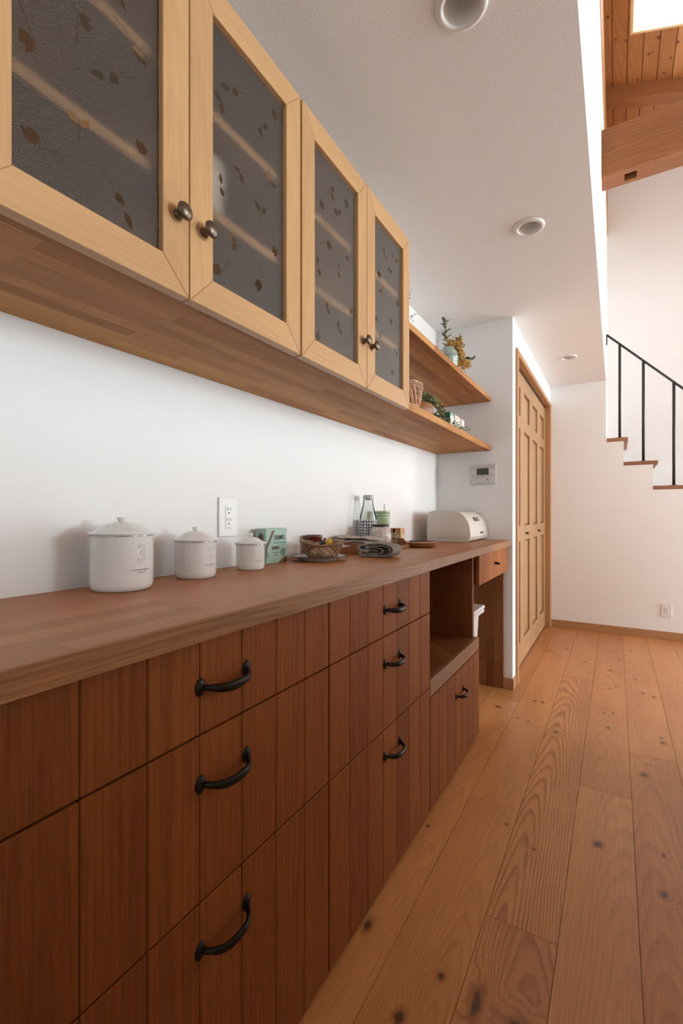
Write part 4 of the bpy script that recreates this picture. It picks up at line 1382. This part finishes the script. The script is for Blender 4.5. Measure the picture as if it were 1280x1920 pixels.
# ------------------------------------------------------------------ printed box, wooden plates, cutlery, bread bin
t = thing('tea_box', 'small colourful printed box in orange and green behind the wooden plates', 'box', (-.888, 1.985, ZT))
cx0, cx1, cy0, cy1, cz1 = -.918, -.866, 1.968, 2.015, .929
box('carton', cx0, cx1, cy0, cy1, ZT, cz1, plain('pale_olive_card', (.50, .46, .30), .5, var=.15), t, bev=.0008)
yo = cy0 - .0003
def on_y(name, pts, mat):
    return link(name, prism_me(name, pts, 'Y', yo - .0003, yo), mat, t)
orange = plain('orange_print', (.62, .22, .06), .5, var=.3)
leafg = plain('leaf_green_print', (.10, .16, .035), .5)
on_y('orange_band', [(cx0 + .001, .912), (cx0 + .012, .907), (cx0 + .024, .913), (cx0 + .040, .903), (cx1 - .001, .896), (cx1 - .001, cz1 - .001), (cx0 + .001, cz1 - .001)], orange)
on_y('dark_figure', [(cx0 + .010, .849), (cx0 + .026, .849), (cx0 + .020, .862), (cx0 + .0195, .905), (cx0 + .024, .912), (cx0 + .023, .925), (cx0 + .013, .925), (cx0 + .012, .912), (cx0 + .0165, .905), (cx0 + .016, .862)], inkd)
on_y('leaf_print', [(cx0 + .030, .885), (cx0 + .034, .872), (cx0 + .043, .863), (cx0 + .048, .860), (cx0 + .044, .874), (cx0 + .037, .882)], leafg)
on_y('leaf_print', [(cx0 + .004, .872), (cx0 + .009, .880), (cx0 + .008, .892), (cx0 + .003, .885)], orange)
xo2 = cx1 + .0003
on_x('lit_side_face', [(cy0 + .001, ZT + .002), (cy1 - .001, ZT + .002), (cy1 - .001, cz1 - .001), (cy0 + .001, cz1 - .001)], plain('lit_side_cream', (.72, .58, .42), .5), xo2)  # paler than the carton: side light put into the face colour
on_x('side_stripe', [(cy0 + .003, ZT + .012), (cy0 + .011, ZT + .012), (cy0 + .013, cz1 - .003), (cy0 + .004, cz1 - .003)], plain('yellow_print', (.70, .45, .09), .5), xo2 + .0004)
on_x('side_stripe', [(cy0 + .022, .905), (cy1 - .003, .899), (cy1 - .003, cz1 - .002), (cy0 + .018, cz1 - .002)], orange, xo2 + .0004)
on_x('side_emblem', [(cy0 + .030 + .0075 * cos(a * pi / 9), .868 + .012 * sin(a * pi / 9)) for a in range(18)], plain('grey_emblem', (.22, .15, .13), .5), xo2 + .0004)

WX, WY = -.766, 1.953
pw = wood('turned_plate_wood', (.40, .17, .065), (.26, .095, .034), 'X', 90, .35, .08, .35, .1)
pprof = [(0, 0), (.050, 0), (.062, .002), (.076, .0085), (.0795, .0120), (.0785, .0136), (.074, .0125), (.060, .0065), (.048, .0050), (0, .0050)]
pmesh = lathe_me('wooden_plate', pprof, 64)
tag(link('wooden_plate', pmesh, pw, None, (WX, WY, ZT), rot=(0, 0, .3)), 'lower of two stacked brown wooden plates before the bread bin', 'plate', 'stacked wooden plates')
tag(link('wooden_plate', pmesh, pw, None, (WX + .004, WY - .003, ZT + .0092), rot=(0, 0, 1.1)), 'upper of two stacked wooden plates, carrying dark cutlery', 'plate', 'stacked wooden plates')
dk = plain('dark_steel', (.055, .045, .040), .32, .8)
def cutlery(name, label, off, ang, tines):
    t = thing(name, label, 'cutlery', (WX + off[0], WY + off[1], ZT + .0235), 'dark cutlery on the wooden plates')
    c_, s_ = cos(ang), sin(ang)
    def L(u, v, w=0):
        return (u * c_ - v * s_, u * s_ + v * c_, w)
    lc = (WX + off[0], WY + off[1], ZT + .0235)
    tube('stem', [L(-.062, 0, .0012), (L(-.03, 0, .0018)), L(.0, 0, .002), L(.024, 0, .0012)], [.0030, .0024, .0018, .0018], dk, t, 8, loc=lc)
    if tines:
        for v in (-.0050, -.0017, .0017, .0050):
            tube('tine', [L(.022, v * .5, .0012), L(.030, v, .0), L(.052, v, .0022)], [.0014, .0012, .0007], dk, t, 6, loc=lc)
    else:
        me = lathe_me('bowl', [(0, -.001), (.004, -.0008), (.0075, .0004), (.0090, .0022), (.0080, .0022), (.004, .0004), (0, 0)], 24)
        me.transform(Matrix.Diagonal((1.45, 1, 1, 1)))
        o = link('bowl', me, dk, t, Vector(lc) + Vector(L(.034, 0, .0015)), rot=(0, 0, ang))
cutlery('fork', 'dark metal fork lying on the upper wooden plate', (.012, .018), .35, True)
cutlery('spoon', 'dark metal spoon lying beside the fork on the upper wooden plate', (.022, -.006), .42, False)

# bread bin: rounded roll-top profile
cream = plain('cream_painted_steel', (.66, .61, .54), .38, bumpy=(300, .05, .001))
EY0, EY1 = 2.330, 2.690
EX0, EX1, EZ = -.872, -.636, 1.0140 - ZT
def bin_profile(inset=0.0):
    x0, x1, zt = EX0 + inset, EX1 - inset, EZ - inset
    p = [(x0 + .012, inset), (x1 - .022, inset), (x1 - .006, .010 + inset), (x1, .026)]
    cxa, rx, rz_ = x0 + (x1 - x0) * .50, (x1 - x0) * .50, zt - .030
    for k in range(1, 13):
        a = pi / 2 * k / 12
        p.append((cxa + rx * cos(a) ** .80, .030 + rz_ * sin(a) ** .85 if k < 12 else zt))
    p += [(x0 + .040, zt), (x0 + .022, zt - .003), (x0 + .010, zt - .012), (x0 + .002, zt - .030), (x0, zt - .055), (x0, .014 + inset), (x0 + .004, .004 + inset)]
    return p
t = thing('bread_bin', 'cream metal roll-top bread bin at the far end of the worktop', 'bread bin', ((EX0 + EX1) / 2, (EY0 + EY1) / 2, ZT))
for (a, b) in ((EY0, EY0 + .016), (EY1 - .016, EY1)):
    me = prism_me('end_cap', bin_profile(), 'Y', a, b, bev=.004, seg=2)
    smooth_by_angle(me, 30)
    link('end_cap', me, cream, t, (0, 0, ZT))
me = prism_me('body', bin_profile(.0045), 'Y', EY0 + .0162, EY1 - .0162)
smooth_by_angle(me, 30)
link('body', me, cream, t, (0, 0, ZT))
# pressed field on the end cap and its rivet
pf = [((p[0] - (EX0 + EX1) / 2) * .80 + (EX0 + EX1) / 2 - .004, (p[1] - EZ / 2) * .70 + EZ / 2 - .004) for p in bin_profile()]
me = prism_me('pressed_field', pf, 'Y', EY0 - .0016, EY0 + .001, bev=.0014, seg=2)
smooth_by_angle(me, 40)
link('pressed_field', me, cream, t, (0, 0, ZT))
link('rivet', lathe_me('rivet', [(0, .003), (.0025, .0024), (.0035, 0), (0, 0)], 16), cream, t, ((EX0 + EX1) / 2 - .012, EY0 - .0015, ZT + .036), rot=(pi / 2, 0, 0))
# roll-top lid between the caps and a dark strip for the shaded gap at its edge
lp = bin_profile(.0020)
arc = lp[3:16]
inner = [(p[0] - .0022, p[1] - .0022) for p in arc]
me = prism_me('roll_lid', arc + inner[::-1], 'Y', EY0 + .017, EY1 - .020)
smooth_by_angle(me, 40)
lid = link('roll_lid', me, cream, t, (0, 0, ZT))
seam = [(p[0] + .0008, p[1] + .0008) for p in arc]
me = prism_me('gap_shade_strip', seam + inner[::-1], 'Y', EY1 - .0205, EY1 - .0165)
link('gap_shade_strip', me, inkd, t, (0, 0, ZT))
def on_lid(body, size, idx, y, name):
    tm = text_me(body, size, .0002, bold=.0004)
    p = Vector((arc[idx][0], arc[idx][1]))
    d = (Vector(arc[idx + 1]) - Vector(arc[idx - 1])).normalized()
    nrm = Vector((d.y, -d.x))
    if nrm.x < 0:
        nrm = -nrm
    def f(c):
        q = p + d * c.y + nrm * (.0010 + c.z)
        return Vector((q.x, y + c.x, q.y))
    remap(tm, f)
    link(name, tm, inkd, lid, (0, 0, ZT))
on_lid('BREAD', .036, 5, (EY0 + EY1) / 2 + .005, 'lettering')
on_lid('BIN', .012, 2, (EY0 + EY1) / 2 + .055, 'small_lettering') if False else None
bm = bmesh.new()
rr = random.Random(2)
yy_ = 2.535
while yy_ < 2.590:
    w = rr.uniform(.004, .009)
    bm_box(bm, EX1 - .0022, EX1 - .0012, yy_, yy_ + w, .040, .040 + rr.uniform(.008, .013))
    yy_ += w + .002
link('small_print', me_from(bm, 'small_print'), inkd, lid, (0, 0, ZT))
tube('pull_rail', [(EX1 - .001, EY0 + .03, .029), (EX1 - .001, EY1 - .034, .029)], .0022, cream, lid, 8, loc=(0, 0, ZT))

# ------------------------------------------------------------------ bin in the knee space
t = thing('waste_bin', 'white plastic bin with a flat lid under the small drawer', 'bin', (-.70, 2.19, 0))
bm = bmesh.new()
for (z, ins) in ((0, .035), (.50, .012)):
    pass
lo = [(-.80, 2.10), (-.60, 2.10), (-.60, 2.235), (-.80, 2.235)]
hi = [(-.82, 2.085), (-.572, 2.085), (-.572, 2.248), (-.82, 2.248)]
A = [bm.verts.new((x, y, .002)) for x, y in lo]
B = [bm.verts.new((x, y, .508)) for x, y in hi]
bm.faces.new(A[::-1])
bm.faces.new(B)
for i in range(4):
    bm.faces.new((A[i], A[(i + 1) % 4], B[(i + 1) % 4], B[i]))
bmesh.ops.bevel(bm, geom=bm.edges[:], offset=.008, segments=3, affect='EDGES')
me = me_from(bm, 'body')
smooth_by_angle(me, 30)
link('body', me, M['plastic'], t)
box('lid_rim', -.835, -.560, 2.075, 2.300, .508, .523, M['plastic'], t, bev=.003, seg=2)
box('lid', -.836, -.558, 2.074, 2.302, .526, .543, M['plastic'], t, bev=.004, seg=2)

# ------------------------------------------------------------------ things on the shelves
ZL, ZU = 1.3925, 1.6735
t = thing('wicker_basket', 'looped wicker basket at the cupboard end of the lower shelf', 'basket', (-.706, 1.588, ZL))
cane = plain('reddish_cane', (.50, .25, .14), .45, var=.3)
cane2 = plain('pale_cane', (.62, .40, .25), .45, var=.2)
hh = .090
nA = 26
for i in range(nA):
    a0 = 2 * pi * i / nA
    for q, (da, dr) in enumerate(((0, .0), (.05, .0035), (-.05, .0035))):
        pts = []
        sp_ = .62 - .14 * q * .5
        for k in range(15):
            u = -1 + 2 * k / 14
            a = a0 + sp_ * u * (.85 + .15 * u * u)
            z = .010 + (hh - .008 * q - .010) * (1 - abs(u) ** 2.6)
            r = .070 + .018 * (z / hh) + dr + .002 * u
            pts.append((r * cos(a), r * sin(a), z))
        tube('loop_cane', pts, .0026, cane if (i + q) % 3 else cane2, t, 6, loc=(-.706, 1.588, ZL))
for z_, r_ in ((.004, .071), (.008, .0745), (.012, .072), (.016, .0755), (.020, .073)):
    tube('ring_cane', [(r_ * cos(2 * pi * k / 40) + .001 * sin(k), r_ * sin(2 * pi * k / 40), z_) for k in range(41)], .0024, cane if z_ > .01 else cane2, t, 6, loc=(-.706, 1.588, ZL), cap=False)
tube('rim_cane', [(.088 * cos(2 * pi * k / 48), .088 * sin(2 * pi * k / 48), hh + .001 * sin(k * 1.7)) for k in range(49)], .0028, cane2, t, 6, loc=(-.706, 1.588, ZL), cap=False)
link('liner', lathe_me('liner', [(0, .003), (.066, .003), (.070, .01), (.084, hh - .01), (.082, hh - .01), (.066, .006), (0, .006)], 40), plain('cane_lining', (.40, .24, .15), .7), t, (-.706, 1.588, ZL))

def add_leaf(bm, p, d, n, L, w, fold=.25):
    d = d.normalized()
    s = d.cross(n)
    if s.length < 1e-4:
        s = d.cross(Vector((1, 0, 0)))
    s.normalize()
    n = s.cross(d).normalized()
    a = bm.verts.new(p)
    m1 = bm.verts.new(p + d * L * .45 - n * w * fold * .4)
    tip = bm.verts.new(p + d * L + n * (-w * .2))
    l1 = bm.verts.new(p + d * L * .30 + s * w * .46 + n * w * fold * .5)
    l2 = bm.verts.new(p + d * L * .68 + s * w * .36 + n * w * fold * .4)
    r1 = bm.verts.new(p + d * L * .30 - s * w * .46 + n * w * fold * .5)
    r2 = bm.verts.new(p + d * L * .68 - s * w * .36 + n * w * fold * .4)
    for f in ((a, m1, l1), (l1, m1, l2), (l2, m1, tip), (a, r1, m1), (r1, r2, m1), (r2, tip, m1)):
        bm.faces.new(f)

def leafmat(name, c1, c2):
    k = NT(name)
    G = k.n('ShaderNodeNewGeometry')
    rpi = G.outputs['Random Per Island']
    k.set(k.p.inputs['Base Color'], k.mix(rpi, c1, c2))
    k.p.inputs['Roughness'].default_value = .5
    k.p.inputs['Subsurface Weight'].default_value = 0.0
    return k.m
ivy = leafmat('ivy_leaf', (.10, .15, .05), (.46, .52, .30))
euc = leafmat('eucalyptus_leaf', (.10, .115, .060), (.27, .28, .17))
drk = leafmat('dusky_leaf', (.035, .040, .030), (.12, .12, .085))
mim = leafmat('mimosa_bloom', (.36, .17, .028), (.70, .42, .08))
stemm = plain('brown_stem', (.10, .065, .035), .7)

# ivy in a turned wooden pot
IX, IY = -.716, 1.768
t = thing('potted_ivy', 'green ivy trailing from a brown round pot on the lower shelf', 'plant', (IX, IY, ZL))
link('pot', lathe_me('pot', [(0, 0), (.066, 0), (.074, .004), (.080, .022), (.078, .045), (.071, .056), (.067, .056), (.072, .044), (.070, .01), (0, .008)], 48), wood('turned_pot_wood', (.36, .165, .07), (.22, .085, .033), 'X', 60, .4, .05, .4, .15), t, (IX, IY, ZL))
link('soil', lathe_me('soil', [(0, .050), (.067, .048), (.067, .044), (0, .044)], 28), plain('dark_soil', (.04, .025, .015), .95), t, (IX, IY, ZL))
r = random.Random(17)
bm = bmesh.new()
bs = bmesh.new()
for k in range(330):
    a = r.uniform(0, 2 * pi)
    e = r.random() ** .6
    rr_ = .085 * e
    ex = 1.25 if -1.2 < a < 2.0 else 1.0
    p = Vector((rr_ * cos(a) * .85, rr_ * sin(a) * ex, .055 + (.055 * (1 - e * e)) * r.random() + .008))
    d = Vector((cos(a) + r.uniform(-.8, .8), sin(a) + r.uniform(-.8, .8), r.uniform(-.4, .7)))
    add_leaf(bm, p, d, Vector((r.uniform(-.5, .5), r.uniform(-.5, .5), 1)), r.uniform(.012, .021), r.uniform(.010, .017))
# trails over the front and along the shelf edge
trails = [[(.02, .05, .085), (.055, .085, .075), (.075, .105, .04), (.078, .125, .012), (.08, .17, .006)],
          [(.01, .07, .09), (.035, .115, .085), (.055, .135, .05), (.062, .150, .02), (.066, .18, .006)],
          [(.04, .02, .09), (.072, .06, .07), (.082, .09, .03), (.084, .11, .006)],
          [(.06, .13, .03), (.078, .20, .010), (.082, .29, .006), (.084, .37, .008), (.090, .45, .012), (.094, .49, .018)],
          [(.04, .0, .09), (.072, .02, .075), (.080, .05, .045)]]
for ti, tr in enumerate(trails):
    bm_tube(bs, tr, .0011, 5)
    for (p0, p1) in zip(tr, tr[1:]):
        p0, p1 = Vector(p0), Vector(p1)
        n = max(2, int((p1 - p0).length / (.0032 if ti != 3 else .0075)))
        for k in range(n):
            p = p0.lerp(p1, (k + r.random()) / n) + Vector((r.uniform(-.010, .008), r.uniform(-.012, .012), r.uniform(-.002, .014)))
            p.z = max(p.z, .004)
            d = Vector((r.uniform(-.3, 1), r.uniform(-.8, .8), r.uniform(-.3, .8)))
            add_leaf(bm, p, d, Vector((r.uniform(.1, .9), r.uniform(-.5, .5), .7)), r.uniform(.011, .019), r.uniform(.009, .016))
o = link('foliage', me_from(bm, 'foliage'), ivy, t, (IX, IY, ZL))
o['kind'] = 'stuff'
bmesh.ops.recalc_face_normals(bs, faces=bs.faces[:])
link('stems', me_from(bs, 'stems', True), stemm, t, (IX, IY, ZL))

# small cartons beyond the ivy
gcard = plain('deep_green_card', (.045, .15, .105), .5)
t = thing('carton', 'small green and white carton beside the ivy on the lower shelf', 'box', (-.685, 2.045, ZL), 'small cartons on the lower shelf')
box('box_body', -.735, -.6425, 2.012, 2.072, ZL, 1.4600, gcard, t, bev=.0006)
on_x('front_label', [(2.016, ZL + .002), (2.070, ZL + .002), (2.070, 1.4465), (2.016, 1.4465)], plain('pale_label', (.70, .71, .66), .5), -.6422, .0004, t)
on_x('front_top', [(2.016, 1.447), (2.070, 1.447), (2.070, 1.4590), (2.016, 1.4590)], plain('sea_green_print', (.20, .40, .32), .5), -.6422, .0004, t)
t = thing('carton', 'small white carton with faded floral print, second from the ivy', 'box', (-.685, 2.135, ZL), 'small cartons on the lower shelf')
kf = NT('floral_card')
nz = kf.noise(kf.obj(), 60, 3)
kf.set(kf.p.inputs['Base Color'], kf.ramp(nz, [(.36, (.42, .25, .07)), (.46, (.74, .69, .60)), (.60, (.76, .73, .68)), (.68, (.62, .45, .40))]))
box('box_body', -.732, -.640, 2.078, 2.172, ZL, 1.4580, kf.m, t, bev=.0006)
on_x('front_label', [(2.095, 1.398), (2.165, 1.398), (2.165, 1.430), (2.095, 1.430)], plain('white_label', (.76, .74, .71), .5), -.6397, .0004, t)
t = thing('carton', 'plain whitish carton at the far end of the row on the lower shelf', 'box', (-.685, 2.20, ZL), 'small cartons on the lower shelf')
box('box_body', -.730, -.638, 2.176, 2.222, ZL, 1.4545, plain('grey_white_card', (.66, .66, .65), .5, var=.05), t, bev=.0006)
on_x('front_label', [(2.181, 1.400), (2.217, 1.400), (2.217, 1.446), (2.181, 1.446)], plain('soft_white_label', (.74, .73, .71), .5), -.6377, .0004, t)

# flower arrangement on the upper shelf
FX, FY = -.676, 2.085
t = thing('flower_pot', 'pale green enamel pot of dried mimosa and eucalyptus on the upper shelf', 'plant', (FX, FY, ZU))
celadon = plain('celadon_enamel', (.36, .47, .41), .25, coat=.2)
pot = link('pot', lathe_me('pot', [(0, 0), (.036, 0), (.041, .004), (.046, .03), (.0465, .055), (.0475, .056), (.0475, .060), (.046, .061), (.044, .078), (.036, .090), (.027, .095), (.027, .104), (.024, .104), (.024, .094), (0, .090)], 48), celadon, t, (FX, FY, ZU))
link('seam_line', lathe_me('seam_line', [(.0466, .0565), (.0482, .0570), (.0482, .0590), (.0466, .0595)], 48), plain('dark_celadon', (.08, .12, .10), .4), t, (FX, FY, ZU))
tube('spout', [(-.040, -.028, .050), (-.050, -.036, .075), (-.052, -.038, .098), (-.044, -.030, .108)], [.009, .008, .008, .009], celadon, t, 12, loc=(FX, FY, ZU))
r = random.Random(23)
be, bd, bmim, bst = bmesh.new(), bmesh.new(), bmesh.new(), bmesh.new()
def spray(pts, n, bmx, L, w, spread):
    pts = [Vector(p) for p in pts]
    bm_tube(bst, pts, .0011, 5)
    for (p0, p1) in zip(pts[:-1], pts[1:]):
        for k in range(n):
            p = p0.lerp(p1, (k + .5) / n)
            ax = (p1 - p0).normalized()
            a = r.uniform(0, 2 * pi)
            o_ = Vector((cos(a), sin(a), r.uniform(-.3, .6)))
            add_leaf(bmx, p, o_ * spread + ax * .7, ax, L * r.uniform(.7, 1.15), w * r.uniform(.8, 1.2))
def puff(c, n, sx, sy, sz):
    for k in range(n):
        p = Vector(c) + Vector((r.gauss(0, sx), r.gauss(0, sy), r.gauss(0, sz)))
        q = r.uniform(.0024, .0046)
        m_ = Matrix.Translation(p) @ Matrix.Rotation(r.uniform(0, 3), 4, 'X')
        bmesh.ops.create_icosphere(bmim, subdivisions=1, radius=q, matrix=m_)
# upright eucalyptus, leaning sprays to the right, low spray on the far side
spray([(.0, -.005, .10), (-.008, .000, .15), (-.014, .006, .20), (-.018, .006, .238)], 7, be, .032, .017, 1.1)
spray([(.005, .01, .10), (.028, .035, .14), (.044, .075, .178)], 7, bd, .026, .013, .9)
spray([(.008, .02, .10), (.045, .06, .075), (.064, .11, .072), (.076, .150, .082)], 6, bd, .024, .013, 1.0)
spray([(.006, .02, .10), (.034, .05, .13), (.050, .10, .135)], 5, be, .018, .008, .9)
for c, n, s in (((.010, .004, .122), 110, (.008, .012, .013)), ((.034, .040, .118), 170, (.010, .015, .019)), ((.042, .046, .080), 170, (.010, .016, .017)), ((.046, .058, .044), 150, (.010, .020, .013)),
                ((.056, .085, .042), 110, (.009, .022, .010)), ((.040, .058, .140), 80, (.007, .012, .012)), ((.060, .115, .060), 45, (.008, .016, .009))):
    puff(c, n, *s)
for nm, b, mt_ in (('eucalyptus_leaves', be, euc), ('dusky_leaves', bd, drk), ('mimosa_blooms', bmim, mim)):
    o = link(nm, me_from(b, nm), mt_, t, (FX, FY, ZU))
    o['kind'] = 'stuff'
bmesh.ops.recalc_face_normals(bst, faces=bst.faces[:])
link('stems', me_from(bst, 'stems', True), stemm, t, (FX, FY, ZU))

# wiry plant half hidden by the cupboard
QX, QY = -.80, 1.70
t = thing('wiry_plant', 'thin wiry plant with tiny dark leaves peeping out behind the cupboard', 'plant', (QX, QY, ZU))
link('pot', lathe_me('pot', [(0, 0), (.040, 0), (.045, .006), (.050, .07), (.047, .07), (.043, .01), (0, .008)], 36), M['enamel'], t, (QX, QY, ZU))
bq, bst = bmesh.new(), bmesh.new()
r = random.Random(31)
for k in range(16):
    a = r.uniform(-.2, 2.2)
    L = r.uniform(.10, .19)
    z0 = .06
    pts = [(0, 0, z0), (.3 * L * cos(a) * .6, .3 * L * sin(a), z0 + r.uniform(.05, .16)), (.65 * L * cos(a) * .6, .65 * L * sin(a), z0 + r.uniform(.06, .20)), (L * cos(a) * .6, L * sin(a), z0 + r.uniform(.05, .22))]
    spray_pts = [Vector(p) for p in pts]
    bm_tube(bst, spray_pts, .0008, 5)
    for (p0, p1) in zip(spray_pts[:-1], spray_pts[1:]):
        for j in range(7):
            p = p0.lerp(p1, (j + .5) / 7)
            add_leaf(bq, p, Vector((r.uniform(-1, 1), r.uniform(-1, 1), r.uniform(-.6, .8))), Vector((r.uniform(-1, 1), 0, 1)), r.uniform(.006, .010), r.uniform(.004, .007))
o = link('tiny_leaves', me_from(bq, 'tiny_leaves'), drk, t, (QX, QY, ZU))
o['kind'] = 'stuff'
bmesh.ops.recalc_face_normals(bst, faces=bst.faces[:])
link('stems', me_from(bst, 'stems', True), stemm, t, (QX, QY, ZU))
